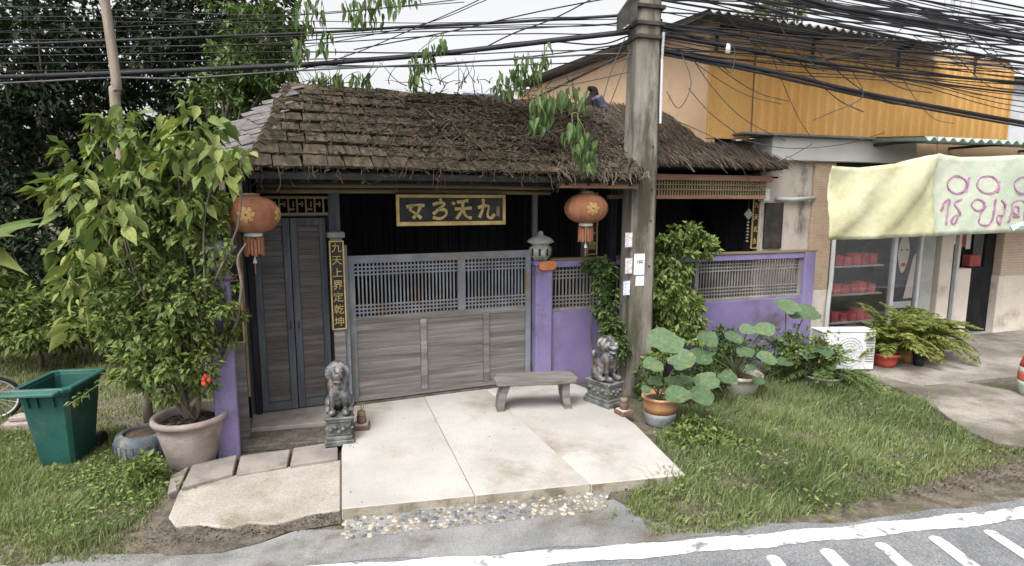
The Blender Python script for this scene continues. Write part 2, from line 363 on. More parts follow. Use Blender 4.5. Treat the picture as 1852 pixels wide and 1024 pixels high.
# ================================================================ SETTING
def sheet(name, poly, z, m, kind='structure'):
    mb = MB(); mb.add([(p[0], p[1], z) for p in poly], [tuple(range(len(poly)))])
    return tag(mb.build(name, m), kind=kind)
sheet('ground', [(-300, -40), (300, -40), (300, 500), (-300, 500)], GZ, 'earth')
def road_y(x):
    x0 = max(-7, min(9, x / 1.04)); y = 3.84 + .115 * x0 + .0085 * x0 * x0
    return (y + (x / 1.04 - x0) * (.115 + .017 * x0)) * 1.04
def verge(x): return road_y(x) + .14 + .07 * math.sin(x * 1.3 + .6) + .03 * math.sin(x * 4.1) + .015 * math.sin(x * 11)
xs = [-60, -30, -15] + [-9 + i * .2 for i in range(106)] + [16, 30, 60]
sheet('road', [(x, verge(x)) for x in xs] + [(60, -14), (-60, -14)], GZ + .006, 'asphalt')
def strip(name, top, bot, z, m, x0, x1, st=.25):
    mb = MB(); n = int((x1 - x0) / st)
    for i in range(n + 1):
        x = x0 + (x1 - x0) * i / n; mb.v += [(x, top(x), z), (x, bot(x), z)]
    mb.f = [(2 * i, 2 * i + 1, 2 * i + 3, 2 * i + 2) for i in range(n)]; mb.m = [0] * n
    return tag(mb.build(name, m), kind='structure')
strip('road_edge_line', lambda x: road_y(x) + .01 * math.sin(x * 9) + random.uniform(-.006, .006), lambda x: road_y(x) - .17 - .012 * math.sin(x * 7 + 1) + random.uniform(-.006, .006), GZ + .012, 'paint_white', -30, 30, .04)
# pale worn concrete apron between verge and edge line, in front of the drive
ap = [(x, road_y(x) + .015 + .03 * math.sin(x * 5)) for x in np.arange(-3.4, 1.5, .15)]
ap2 = [(p.x, p.y) for p in (at(x, y, GZ) for x, y in ((1300, 968), (1230, 962), (1180, 945), (1110, 905), (1000, 930), (800, 945), (616, 960), (540, 960), (470, 985), (400, 1002), (250, 1004), (100, 1008)))]
sheet('road_apron', ap + ap2, GZ + .010, 'apron')
for i in range(7):                                       # short rounded bars painted beside the edge line
    a = at(1395 + i * 98, 1008 - i * 11.5, GZ); mb = MB(); L, W = .62, .052 + .006 * (i % 2)
    pts = [(W * math.sin(t), W * .8 * math.cos(t)) for t in np.linspace(-math.pi / 2, math.pi / 2, 7)] + [(W, -L), (-W, -L)]
    mb.add([(x, y, 0) for x, y in pts], [tuple(range(len(pts)))[::-1]])
    tag(mb.build('road_bar_marking', 'paint_white', None, loc=(a.x, a.y - .03, GZ + .012), rz=R(2)), kind='structure')
# concrete drive: a raised slab with a scored joint, its front face showing
FL, FR = at(618, 920, 0), at(1240, 858, 0)
BR, BL = at(1058, 706, 0), at(632, 745, 0)
MLs = at(618, 812, 0)
drive = thing('driveway', None, None); tag(drive, kind='structure')
def lerp(a, b, t): return a + (b - a) * t
gl, gr = HF.w(-.02, -.06, 0), HF.w(2.5, -.06, 0)
for i in range(3):                                       # three bays cast side by side
    t0, t1 = (0, .36, .70)[i], (.36, .70, 1)[i]; q = .0007
    f0, f1, b0, b1 = lerp(FL, FR, t0 + (q if i else 0)), lerp(FL, FR, t1 - (q if i < 2 else 0)), lerp(gl, gr, t0 + (q if i else 0)), lerp(gl, gr, t1 - (q if i < 2 else 0))
    poly = [f0, f1, b1, b0]
    if i == 2: poly = [f0, f1, at(1150, 768, 0), HF.w(3.0, -.5, 0), HF.w(2.9, -.12, 0), b1, b0]
    if i == 0: poly = [f0, f1, b1, b0, HF.w(-.1, -.5, 0), MLs]
    mb = MB(); mb.prism([(p.x, p.y) for p in poly], GZ - .05, [0, .002, -.002][i])
    for k in range(len(mb.m)): mb.m[k] = 0 if k == 1 else 1
    mb.build('concrete_bay', ['slab', 'slab_edge'], drive, bevel=.006)
# lower pale slab on the left, its street edge broken away
e = [at(305, 935, GZ + .03), at(318, 952, GZ + .03), at(360, 948, GZ + .03), at(420, 955, GZ + .03), at(450, 945, GZ + .03), at(500, 948, GZ + .03), at(560, 930, GZ + .03), at(616, 922, GZ + .03)]
poly = e + [at(616, 832, GZ + .03), at(440, 856, GZ + .03), at(325, 886, GZ + .03)]
mb = MB(); mb.prism([(p.x, p.y) for p in poly], GZ - .04, GZ + .035); tag(mb.build('path_slab', 'slab_left', bevel=.01), kind='structure')
poly = [at(x, y, GZ) for x, y in ((255, 985), (300, 940), (330, 930), (616, 915), (616, 950), (520, 965), (470, 985), (400, 1003), (300, 1008))]
sheet('dirt_patch', [(p.x, p.y) for p in poly], GZ + .014, 'dirt')
pav = thing('paver_row', None, None); tag(pav, kind='structure')
pc = [(305, 862, 300, 893), (345, 842, 325, 884), (432, 824, 424, 858), (528, 812, 522, 843), (614, 800, 614, 830)]
for i in range(4):
    a, b = pc[i], pc[i + 1]; k = 3
    pp = [at(a[2] + k, a[3], GZ + .06), at(b[2] - k, b[3], GZ + .06), at(b[0] - k, b[1], GZ + .06), at(a[0] + k, a[1], GZ + .06)]
    mb = MB(); mb.prism([(p.x, p.y) for p in pp], GZ - .03, GZ + .06 + .012 * (i % 2)); mb.build('paver', 'paver', pav, bevel=.008)
mb = MB(); mb.prism([(p.x, p.y) for p in [HF.w(-1.15, -.42, 0), HF.w(-.2, -.55, 0), HF.w(-.12, .1, 0), HF.w(-1.15, .1, 0)]], GZ, .015); tag(mb.build('door_step', 'paver', bevel=.01), kind='structure')
mb = MB(); mb.prism([(p.x, p.y) for p in [HF.w(-1.35, -.78, 0), HF.w(-.1, -1.02, 0), HF.w(-.1, -.5, 0), HF.w(-1.35, -.4, 0)]], GZ, -.03); tag(mb.build('step_base', 'dirt', bevel=.01), kind='structure')
# pebbles set in mortar below the drive
peb = thing('pebble_strip', None, None); tag(peb, kind='structure')
A0, A1, B0, B1 = at(622, 945, GZ), at(1110, 888, GZ), at(622, 978, GZ), at(1090, 925, GZ)
A0.y += .02; A1.y += .05
mb = MB(); mb.add([(p.x, p.y, GZ + .014) for p in (A0, B0, B1, A1)], [(0, 1, 2, 3)]); mb.build('mortar', 'apron', peb)
pm = []
for k in range(5):
    q = MB(); q.lathe([(0, -.3), (.7, -.25), (1, .1), (.75, .45), (0, .6)], 8, wob=.12); pm.append([q.mesh('pebble', 'pebble', True), q.mesh('pebble', 'pebble_dark', True)])
n = 0; used = []
tries = 0
while n < 295 and tries < 60000:
    tries += 1
    s, t = random.random(), random.random(); p = lerp(lerp(A0, A1, s), lerp(B0, B1, s), t); r = random.uniform(.012, .034) * (1.15 if s > .6 else 1)
    if any((p - q).length < (r + rr) * .72 for q, rr in used): continue
    used.append((p, r)); n += 1
    link('stone', random.choice(pm)[0 if random.random() < .66 or s > .7 else 1], peb, (p.x, p.y, GZ + .012), rot=(0, 0, random.random() * 6), scale=(r, r * random.uniform(.6, .95), r * .6))
# shop forecourt: worn concrete with cracks between its pours
fc = thing('forecourt', None, None); tag(fc, kind='structure')
def fpoly(pts, z): return [(at(x, y, z).x, at(x, y, z).y) for x, y in pts]
for i, pts in enumerate([[(1560, 680), (1650, 672), (1900, 720), (2100, 745), (2060, 830), (1900, 812), (1800, 800), (1745, 775), (1690, 735), (1620, 700)]]):
    mb = MB(); mb.prism(fpoly(pts, GZ + .05), GZ - .02, GZ + .05); mb.build('concrete_pour', 'forecourt', fc, bevel=.01)
a, b = SF.w(-.6, -2.2, 0), SF.w(9, -.02, 0)
mb = MB(); mb.prism([tuple(SF.w(u, v, 0)[:2]) for u, v in ((.2, -2.0), (9, -2.6), (12, -.02), (-.3, -.02))], GZ - .02, GZ + .062); mb.build('concrete_pour', 'forecourt', fc, bevel=.01)

# ================================================================ GATE HOUSE (axes u, v, z)
gh = hthing('gate_house', 'low gate house with mossy wooden shingle roof above dark timber front', 'house')
E0, E1 = Vector((-.98, -.9, 2.80)), Vector((3.52, -.9, 2.80)); R0, R1 = Vector((-.52, 1.2, 3.97)), Vector((3.95, 1.2, 3.97)); L0 = Vector((-1.42, .05, 3.16)); LB = Vector((-1.5, 2.6, 3.05))
RB0, RB1 = Vector((-.9, 3.3, 2.8)), Vector((3.9, 3.3, 2.8))
dn = Vector((0, 0, -.05))
mb = MB(); vs = [E0, E1, R1, R0, L0, LB, RB0, RB1]
mb.add([p + dn * .4 for p in vs] + [p + dn * 1.6 for p in vs], [(0, 1, 2, 3), (0, 3, 4), (3, 5, 4), (3, 6, 5), (3, 2, 7, 6), (11, 10, 9, 8), (12, 11, 8), (12, 13, 11), (13, 14, 11), (14, 15, 10, 11), (0, 8, 9, 1), (4, 12, 8, 0), (5, 13, 12, 4), (1, 9, 10, 2), (2, 10, 15, 7)])
roof = mb.build('roof', 'deck', gh)
sm, sp = [], []
for k in range(5):
    q = MB(); n = 4; vs = []
    for zt in (0, 1):
        for i in range(n + 1):
            vs.append((-.5 + i / n, random.uniform(-.035, .035) - .0, zt))
        for i in range(n + 1): vs.append((.5 - i / n, 1, zt))
    m = 2 * (n + 1); vs = [(x, y, z * (1.0 if y < .5 else .45)) for x, y, z in vs]
    q.add(vs, [tuple(range(m))[::-1], tuple(range(m, 2 * m))] + [(i, (i + 1) % m, m + (i + 1) % m, m + i) for i in range(m)])
    sm.append(q.mesh('shingle', 'shingle')); sp.append(q.mesh('shingle', 'shingle_pale'))
def shingle_at(a, b, up, ln, ms, th=.030, tilt=(-5.5, -2.5)):
    x = (b - a); wd = x.length; x = x.normalized(); y = up.normalized(); z = x.cross(y).normalized(); y = z.cross(x)
    mm = Matrix((x, y, z)).transposed().to_4x4()
    mm = Matrix.Translation((a + b) / 2 + z * random.uniform(.022, .04)) @ mm @ Matrix.Rotation(R(random.uniform(*tilt)), 4, 'X') @ Matrix.Rotation(R(random.uniform(-2.2, 2.2)), 4, 'Z') @ Matrix.Diagonal((wd * .97, ln, th, 1))
    o = bpy.data.objects.new('shingle', random.choice(ms)); C.objects.link(o); o.parent = roof; o.matrix_local = mm
ROWS = 8
for k in range(ROWS):
    t = k / ROWS; a, b = lerp(E0, R0, t), lerp(E1, R1, t); up = (R0 - E0) if k == 0 else (R0 - E0); up = lerp(R0, R1, .5) - lerp(E0, E1, .5)
    x = random.uniform(-.05, .0); W = (b - a).length
    while x < W - .05:
        wd = random.uniform(.15, .30); x1 = min(x + wd, W + .02)
        shingle_at(a + (b - a).normalized() * x, a + (b - a).normalized() * (x1 - .006), up, up.length / ROWS * 1.42, sm); x = x1
for k in range(8):                                        # side slope of the hip, paler and drier
    t = k / 8; a, b = lerp(L0, R0, t), lerp(E0, R0, t); n = max(1, round((b - a).length / .19))
    for i in range(n): shingle_at(lerp(a, b, i / n * .70), lerp(a, b, (i + 1) / n * .70) - (b - a).normalized() * .006, R0 - lerp(L0, E0, .5), .30, sp, .016, (-2.5, -1.2))
for k in range(14):                                        # hip and ridge caps
    t = k / 14; p = lerp(E0, R0, t); q = lerp(E0, R0, t + .09)
    mb = MB(); d = (q - p).normalized(); s = d.cross(Vector((0, 0, 1))).normalized(); up = s.cross(d)
    mb.add([p + s * .11 - up * .0, p + up * .085, p - s * .11 - up * .01, q + s * .10 - up * .0, q + up * .065, q - s * .10 - up * .01], [(0, 1, 4, 3), (1, 2, 5, 4), (0, 2, 1)]); mb.build('hip_cap', 'shingle', roof)
for k in range(16):
    t0, t1 = k / 16, (k + 1.12) / 16; p, q = lerp(R0, R1, t0) + Vector((0, 0, .04)), lerp(R0, R1, min(1, t1)) + Vector((0, 0, .03)); s = Vector((0, 1, 0)); j = random.uniform(-.012, .012)
    mb = MB(); mb.add([p - s * .13 + Vector((0, 0, -.06)), p + Vector((0, 0, .03 + j)), p + s * .13 + Vector((0, 0, -.06)), q - s * .13 + Vector((0, 0, -.06)), q + Vector((0, 0, .02 + j)), q + s * .13 + Vector((0, 0, -.06))], [(0, 3, 4, 1), (1, 4, 5, 2), (0, 1, 2), (3, 5, 4)]); mb.build('ridge_cap', 'shingle', roof)
# timber front
def part(name, m, parent, boxes, bevel=.005):
    mb = MB()
    for a, b in boxes: mb.span(a, b)
    return mb.build(name, m, parent, bevel=bevel)
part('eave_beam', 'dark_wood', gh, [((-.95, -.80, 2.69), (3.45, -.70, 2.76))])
for z, v in ((2.675, -.32), (2.615, -.30)):
    mb = MB(); mb.tube([(-.95, v, z), (.6, v, z + .006), (2.55, v, z - .004)], .028, 8); mb.build('bamboo_rail', 'bamboo_dark', gh, True)
part('brown_beam', 'brown_beam', gh, [((2.40, -.86, 2.66), (3.52, -.78, 2.735))])
part('short_beam', 'dark_wood', gh, [((2.40, -.74, 2.70), (3.52, -.60, 2.80))])
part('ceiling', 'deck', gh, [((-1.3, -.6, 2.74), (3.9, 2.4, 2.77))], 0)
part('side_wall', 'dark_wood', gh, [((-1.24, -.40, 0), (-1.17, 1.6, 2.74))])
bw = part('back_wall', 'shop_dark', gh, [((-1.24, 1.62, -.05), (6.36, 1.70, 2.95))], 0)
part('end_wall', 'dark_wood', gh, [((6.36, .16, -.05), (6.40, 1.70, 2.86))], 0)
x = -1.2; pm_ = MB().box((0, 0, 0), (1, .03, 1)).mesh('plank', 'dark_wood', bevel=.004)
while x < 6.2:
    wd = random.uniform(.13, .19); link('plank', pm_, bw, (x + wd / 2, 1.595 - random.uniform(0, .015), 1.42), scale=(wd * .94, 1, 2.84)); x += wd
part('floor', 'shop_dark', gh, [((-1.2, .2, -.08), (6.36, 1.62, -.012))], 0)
for u, v, s in ((-.13, .06, .13), (2.62, .35, .07), (-1.1, .12, .11), (3.35, .2, .09)):
    part('post', 'door_blue' if u < 0 else 'lattice_grey', gh, [((u - s / 2, v - s / 2, -.05), (u + s / 2, v + s / 2, 2.74))])
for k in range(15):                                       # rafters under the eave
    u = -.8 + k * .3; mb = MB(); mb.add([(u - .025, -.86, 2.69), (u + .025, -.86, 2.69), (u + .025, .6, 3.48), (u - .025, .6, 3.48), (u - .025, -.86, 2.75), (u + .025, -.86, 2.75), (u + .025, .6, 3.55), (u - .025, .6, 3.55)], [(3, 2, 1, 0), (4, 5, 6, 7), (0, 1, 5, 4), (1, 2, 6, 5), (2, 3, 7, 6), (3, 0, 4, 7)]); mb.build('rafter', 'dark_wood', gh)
mb = MB()                                                  # gilt fretwork over the side door
mb.span((-1.05, -.06, 2.53), (-.2, -.02, 2.56)); mb.span((-1.05, -.06, 2.34), (-.2, -.02, 2.37))
for i in range(9):
    u = -1.02 + i * .095
    mb.span((u, -.05, 2.37), (u + .018, -.03, 2.53))
    if i < 8: mb.span((u + .02, -.05, 2.40 + .06 * (i % 2)), (u + .075, -.03, 2.42 + .06 * (i % 2))); mb.span((u + .055, -.05, 2.44), (u + .07, -.03, 2.50))
mb.build('fretwork', 'bamboo_dark', gh)

# ---------------------------------------------------------------- side door, two leaves of planks in blue-grey stiles
dd = hthing('double_door', 'tall narrow double door of dark planks beside the potted shrub', 'door')
for s, (u0, u1) in enumerate(((-1.03, -.635), (-.625, -.23))):
    lf = part('door_leaf', 'door_blue', dd, [((u0, .02, .03), (u0 + .075, .075, 2.31)), ((u1 - .075, .02, .03), (u1, .075, 2.31)), ((u0 + .075, .025, .03), (u1 - .075, .07, .13)), ((u0 + .075, .025, 2.22), (u1 - .075, .07, 2.31))])
    z = .135
    while z < 2.2:
        h = random.uniform(.055, .075); z1 = min(z + h, 2.215)
        mb = MB(); mb.box(((u0 + u1) / 2, .052, (z + z1) / 2), (u1 - u0 - .155, .024, z1 - z - .002)); mb.build('plank', 'door_wood', lf, bevel=.003); z = z1
    mb = MB(); mb.tube([(u1 - .04 if s == 0 else u0 + .04, .0, 1.02), (u1 - .04 if s == 0 else u0 + .04, -.035, 1.05), (u1 - .04 if s == 0 else u0 + .04, .0, 1.10)], .009, 6); mb.build('handle', 'steel_dark', lf)
part('door_frame', 'dark_wood', dd, [((-1.10, .0, 0), (-1.035, .09, 2.38)), ((-.225, .0, 0), (-.197, .09, 2.38)), ((-1.035, .0, 2.32), (-.225, .09, 2.38))])
# ---------------------------------------------------------------- sliding gate
sg = hthing('sliding_gate', 'wide weathered grey wooden gate with lattice upper half', 'gate')
part('frame', 'gate_blue', sg, [((0, -.03, .03), (.075, .03, 1.85)), ((2.325, -.03, .03), (2.4, .03, 1.85)), ((.075, -.03, 1.755), (2.325, .03, 1.85)), ((.075, -.026, .03), (.076, .026, .09))])
part('bottom_rail', 'gate_wood', sg, [((.075, -.028, .03), (2.325, .028, .09))])
part('stile', 'gate_blue', sg, [((1.37, -.03, 1.10), (1.475, .03, 1.755))])
part('mid_rail', 'gate_wood', sg, [((.075, -.028, 1.015), (2.325, .028, 1.10))])
for u in (.865, 1.715): part('stile', 'gate_wood', sg, [((u, -.032, .09), (u + .085, .03, 1.015))])
def lattice(parent, u0, u1, z0, z1, m, sp=.046, b=.017, d=.02, rows=3, v=0.0):
    mb = MB(); n = max(2, round((u1 - u0) / sp)); s = (u1 - u0) / n
    for i in range(1, n): mb.span((u0 + i * s - b / 2, v - d / 2, z0), (u0 + i * s + b / 2, v + d / 2, z1))
    for k in range(1, rows + 1):
        for z in (z0 + k * s, z1 - k * s): mb.span((u0, v - d / 2 - .004, z - b / 2), (u1, v + d / 2 - .004, z + b / 2))
    o = mb.build('lattice', m, parent); o['kind'] = 'stuff'; return o
lattice(sg, .075, 1.37, 1.10, 1.755, 'gate_blue'); lattice(sg, 1.475, 2.325, 1.10, 1.755, 'gate_blue')
for u0, u1 in ((.075, .865), (.95, 1.715), (1.80, 2.325)):
    q = MB().box((0, 0, 0), (u1 - u0 - .004, .022, .088), Matrix.Rotation(R(7), 3, 'X')).mesh('plank', 'gate_wood', bevel=.003)
    for k in range(11): link('plank', q, sg, ((u0 + u1) / 2, random.uniform(-.003, .003), .132 + k * .0841), rot=(0, R(random.uniform(-.25, .25)), 0))
mb = MB(); mb.span((-.3, -.05, -.02), (2.6, .05, .018)); mb.build('track', 'dirt', sg, bevel=.005)
# post between door and gate, with its cap
gp = hthing('gate_post', 'grey wooden post with flat cap between the side door and the gate', 'post')
part('shaft', 'gate_wood', gp, [((-.20, -.16, -.05), (-.07, -.04, 2.08))]); part('cap', 'lattice_grey', gp, [((-.235, -.195, 2.08), (-.035, -.005, 2.15))], .012)
part('side_batten', 'gate_blue', gp, [((-.066, -.12, -.05), (-.012, -.05, 1.99))])
lp = hthing('entrance_post', 'grey wooden post standing behind the purple pillar by the potted shrub', 'post')
part('shaft', 'gate_wood', lp, [((-1.25, -.53, -.05), (-1.15, -.43, 2.5))]); part('batten', 'bamboo_dark', lp, [((-1.148, -.50, .4), (-1.12, -.45, 2.4))])
def plaque(name, label, u, v, z0, z1, wid, chars, n_=None, group=None, rz=0):
    t = thing(name, label, 'sign', HF.w(u, v, 0), HF.a + rz, group)
    part('board', 'black_lacquer', t, [((-wid / 2, -.012, z0), (wid / 2, .012, z1))], .003)
    f = .016
    part('gilt_frame', 'gold', t, [((-wid / 2, -.02, z0 + f), (-wid / 2 + f, .0, z1 - f)), ((wid / 2 - f, -.02, z0 + f), (wid / 2, .0, z1 - f)), ((-wid / 2, -.02, z0), (wid / 2, .0, z0 + f)), ((-wid / 2, -.02, z1 - f), (wid / 2, .0, z1))], .002)
    n = len(chars); st = (z1 - z0 - 2 * f) / n
    for i, ch in enumerate(chars):
        o = link('character', text_mesh(ch, min(wid * .72, st * .9), 'gold', .006), t, (0, -.016, z1 - f - st * (i + .5)), rot=(R(90), 0, 0))
    return t
plaque('couplet_board', 'narrow black and gold couplet board with seven characters on the gate post', -.137, -.178, 1.0, 2.05, .165, '九天上界定乾坤')
plaque('couplet_board', 'black and gold couplet board partly behind leaves beside the purple pillar', -1.21, -.55, 1.02, 1.95, .14, '玄女')
plaque('couplet_board', 'black and gold couplet board hanging right of the lantern beside the utility pole', 3.36, .02, 1.75, 2.62, .17, '天上人間')
plaque('couplet_board', 'slim black and gold couplet board on the far post of the thatched pavilion', 6.32, .0, 1.75, 2.55, .14, '九天玄女')
# ---------------------------------------------------------------- name board under the roof
v = -.36; u0, z1 = HF.on(715, 352, v); u1, z0 = HF.on(913, 406, v); z1 = HF.on(812, 352, v)[1]
sb = thing('name_board', 'black name board with gold frame and four large gold brush characters', 'sign', HF.w(u0, v, z0), HF.a); W, Hh = u1 - u0, z1 - z0; f = .038
sb.rotation_euler = (R(0), 0, HF.a)
part('board', 'black_lacquer', sb, [((0, -.01, 0), (W, .02, Hh))])
part('gilt_frame', 'gold', sb, [((0, -.035, 0), (W, -.012, f * 1.25)), ((0, -.035, Hh - f), (W, -.012, Hh)), ((0, -.034, f * 1.25), (f, -.012, Hh - f)), ((W - f, -.034, f * 1.25), (W, -.012, Hh - f))], .004)
CH = [[[(.02, .62), (.5, .70), (.98, .68)], [(.36, .72), (.22, .50), (.50, .34), (.80, .12)], [(.78, .68), (.62, .38), (.36, .12)]],
      [[(.12, .72), (.50, .80), (.78, .74), (.42, .50), (.14, .30)], [(.40, .50), (.80, .48), (.84, .26), (.50, .10), (.12, .16)], [(.52, .98), (.60, .86)]],
      [[(-.12, .80), (.04, .74)], [(.16, .82), (.80, .90)], [(.02, .52), (.98, .56)], [(.48, .88), (.44, .50), (.12, .08)], [(.48, .48), (.66, .20), (.98, .10)]],
      [[(.34, .98), (.34, .60), (.12, .12)], [(.04, .58), (.40, .66), (.66, .62), (.58, .22), (.80, .10), (1.0, .28)]]]
for i, strokes in enumerate(CH):
    mb = MB(); cx = W * (.085 + .215 * i); cs = W * .165; hh = Hh - f * 2.6
    for st in strokes: brush(mb, [(cx + a * cs, f * 1.45 + b * hh) for a, b in st], .034, lambda a, b, h: Vector((a, -.0105 - h, b)))
    mb.build('character', 'gold', sb)
mb = MB(); mb.span((W * .915, -.016, Hh * .28), (W * .945, -.0105, Hh * .62)); mb.build('seal', 'bamboo_dark', sb)
# ---------------------------------------------------------------- purple garden wall with lattice
WU = HF.w(2.68, 0, 0); WA = HF.a - R(4)
gw = thing('garden_wall', 'purple plastered garden wall with wooden lattice panels running behind the utility pole', 'wall', WU, WA)
part('plaster', 'purple_dirty', gw, [((.0, -.075, -.12), (4.45, .075, .985))], .01)
part('sill', 'lattice_grey', gw, [((.0, -.06, .985), (4.36, .06, 1.03))])
part('coping', 'purple', gw, [((.0, -.07, 1.60), (4.36, .07, 1.70))], .012)
part('coping_board', 'bamboo_dark', gw, [((-.0, -.085, 1.70), (4.60, .09, 1.725))], .004)
part('end_pillar', 'purple', gw, [((4.36, -.09, -.12), (4.57, .12, 1.70))], .012)
for a, b in ((.0, .9), (.95, 2.35), (2.42, 4.29)):
    lattice(gw, a, b, 1.03, 1.60, 'lattice_grey', .052, .018, .022)
for u in (.9, 2.35, 4.29): part('mullion', 'lattice_grey', gw, [((u, -.035, 1.03), (u + .07, .035, 1.60))])
pr = hthing('gate_pillar', 'square purple pillar at the gate carrying the number plate and stone lantern', 'pillar')
part('shaft', 'purple', pr, [((2.43, -.14, -.12), (2.675, .12, 1.64))], .012); part('cap', 'purple', pr, [((2.415, -.155, 1.64), (2.69, .135, 1.70))], .014)
pl = hthing('entrance_pillar', 'square purple pillar half hidden by the large potted shrub', 'pillar')
part('shaft', 'purple', pl, [((-1.44, -.90, -.12), (-1.23, -.69, 1.74))], .012); part('cap', 'purple', pl, [((-1.46, -.92, 1.74), (-1.21, -.67, 1.79))], .012)
npl = thing('number_plate', 'small oval orange house number plate on the purple gate pillar', 'sign', HF.w(2.585, -.162, 1.645), HF.a)
mb = MB(); pts = [(.125 * math.copysign(abs(math.cos(t)) ** .6, math.cos(t)), .062 * math.copysign(abs(math.sin(t)) ** .6, math.sin(t))) for t in np.linspace(0, 2 * math.pi, 24, endpoint=False)]
mb.add([(x, 0, z) for x, z in pts] + [(x, -.014, z) for x, z in pts], [tuple(range(24)), tuple(range(24, 48))[::-1]] + [(i, 24 + i, 24 + (i + 1) % 24, (i + 1) % 24) for i in range(24)]); mb.build('plate', 'orange_plate', npl)
link('numerals', text_mesh('41/5', .095, 'gold', .004), npl, (0, -.016, 0), rot=(R(90), 0, 0))
def stone_lantern(label, loc):
    t = thing('stone_lantern', label, 'lantern', loc, HF.a)
    mb = MB(); mb.lathe([(.08, 0), (.085, .02), (.11, .05), (.135, .11), (.135, .15), (.10, .185)], 20)
    mb.lathe([(.10, .185), (.09, .20), (.0, .20)], 20); mb.build('body', 'stone', t, True)
    for k in range(9):
        th = k * 2 * math.pi / 9 + .2; mb = MB(); mb.box((0, 0, 0), (.028, .012, .085)); o = mb.build('slot', 'black_lacquer', t, bevel=.003); o.location = (math.sin(th) * .131, -math.cos(th) * .131, .112); o.rotation_euler = (0, 0, th)
    mb = MB(); mb.lathe([(.10, .20), (.155, .225), (.158, .24), (.11, .28), (.05, .305), (.03, .32), (.032, .345), (.0, .365)], 20); mb.build('cap', 'stone', t, True)
    t.scale = (1.18, 1.18, 1.12)
    return t
stone_lantern('pale stone lantern with slotted globe on the purple gate pillar', HF.w(2.55, -.01, 1.70))
stone_lantern('stone lantern behind leaves on top of the purple entrance pillar', HF.w(-1.335, -.795, 1.79))
# ---------------------------------------------------------------- paper lanterns
def paper_lantern(label, p, r=.265, h=.185):
    t = thing('paper_lantern', label, 'lantern', p, HF.a, 'red paper lanterns under the eave')
    prof = [(.07, h * .96)] + [(r * math.cos(a) ** .75, h * math.sin(a)) for a in np.linspace(1.3, -1.3, 16)] + [(.07, -h * .96)]
    mb = MB(); n = 36; vs, fs = [], []
    for rr, z in prof[::-1]:
        for k in range(n): th = 2 * math.pi * k / n; q = rr * (1 + (.012 if k % 2 else -.012)); vs.append((q * math.cos(th), q * math.sin(th), z))
    for i in range(len(prof) - 1):
        for k in range(n): fs.append((i * n + k, i * n + (k + 1) % n, (i + 1) * n + (k + 1) % n, (i + 1) * n + k))
    mb.add(vs, fs); body = mb.build('shade', 'red_paper', t)
    for th0 in (-1.75, -.35, 1.0, 2.6):                    # gilt flower emblems printed on the paper
        mb = MB()
        def pl_(a, b, hh): 
            z = b; k = max(0, 1 - (z / h) ** 2) ** .40 * r * 1.018 + hh; th = th0 + a / r; return Vector((k * math.cos(th), k * math.sin(th), z))
        for j in range(7):
            an = j * 2 * math.pi / 7; brush(mb, [(.015 * math.cos(an), .015 * math.sin(an)), (.045 * math.cos(an + .3), .045 * math.sin(an + .3)), (.075 * math.cos(an), .075 * math.sin(an))], .04, pl_, .003, k=3)
        mb.build('emblem', 'lantern_gold', body)
    mb = MB(); mb.lathe([(.085, 0), (.088, .035), (.07, .04)], 16, (0, 0, h * .93)); mb.build('top_ring', 'bamboo_dark', t, True)
    mb = MB(); mb.lathe([(.075, 0), (.09, .01), (.09, .035), (.07, .05)], 16, (0, 0, -h - .04)); mb.build('bottom_ring', 'white_plastic', t, True)
    mb = MB()
    for k in range(18):
        th = 2 * math.pi * k / 18; mb.box((.085 * math.cos(th), .085 * math.sin(th), -h - .125 - .012 * (k % 3)), (.022, .022, .17), Matrix.Rotation(th, 3, 'Z'))
    mb.build('fringe', 'red_paper', t)
    mb = MB(); mb.tube([(0, 0, -h), (0, .0, -h - .26)], .006, 5); mb.lathe([(.006, .06), (.016, .03), (.02, 0)], 8, (0, 0, -h - .31)); mb.build('tassel', 'white_plastic', t)
    mb = MB(); mb.tube([(0, 0, -h - .30), (0, 0, -h - .42)], .006, 5); mb.build('tassel_cord', 'red_paper', t)
    mb = MB(); mb.tube([(0, 0, h), (0, 0, 2.75 - p.z if p.z < 2.7 else h + .1)], .006, 5); mb.build('hanging_cord', 'rubber', t)
uu, zz = HF.on(1060, 377, -.72); paper_lantern('round red paper lantern with gold emblems hanging beside the utility pole', HF.w(uu, -.72, zz))
uu, zz = HF.on(456, 388, -.72); paper_lantern('round red paper lantern half hidden by leaves above the side door', HF.w(uu, -.72, zz))
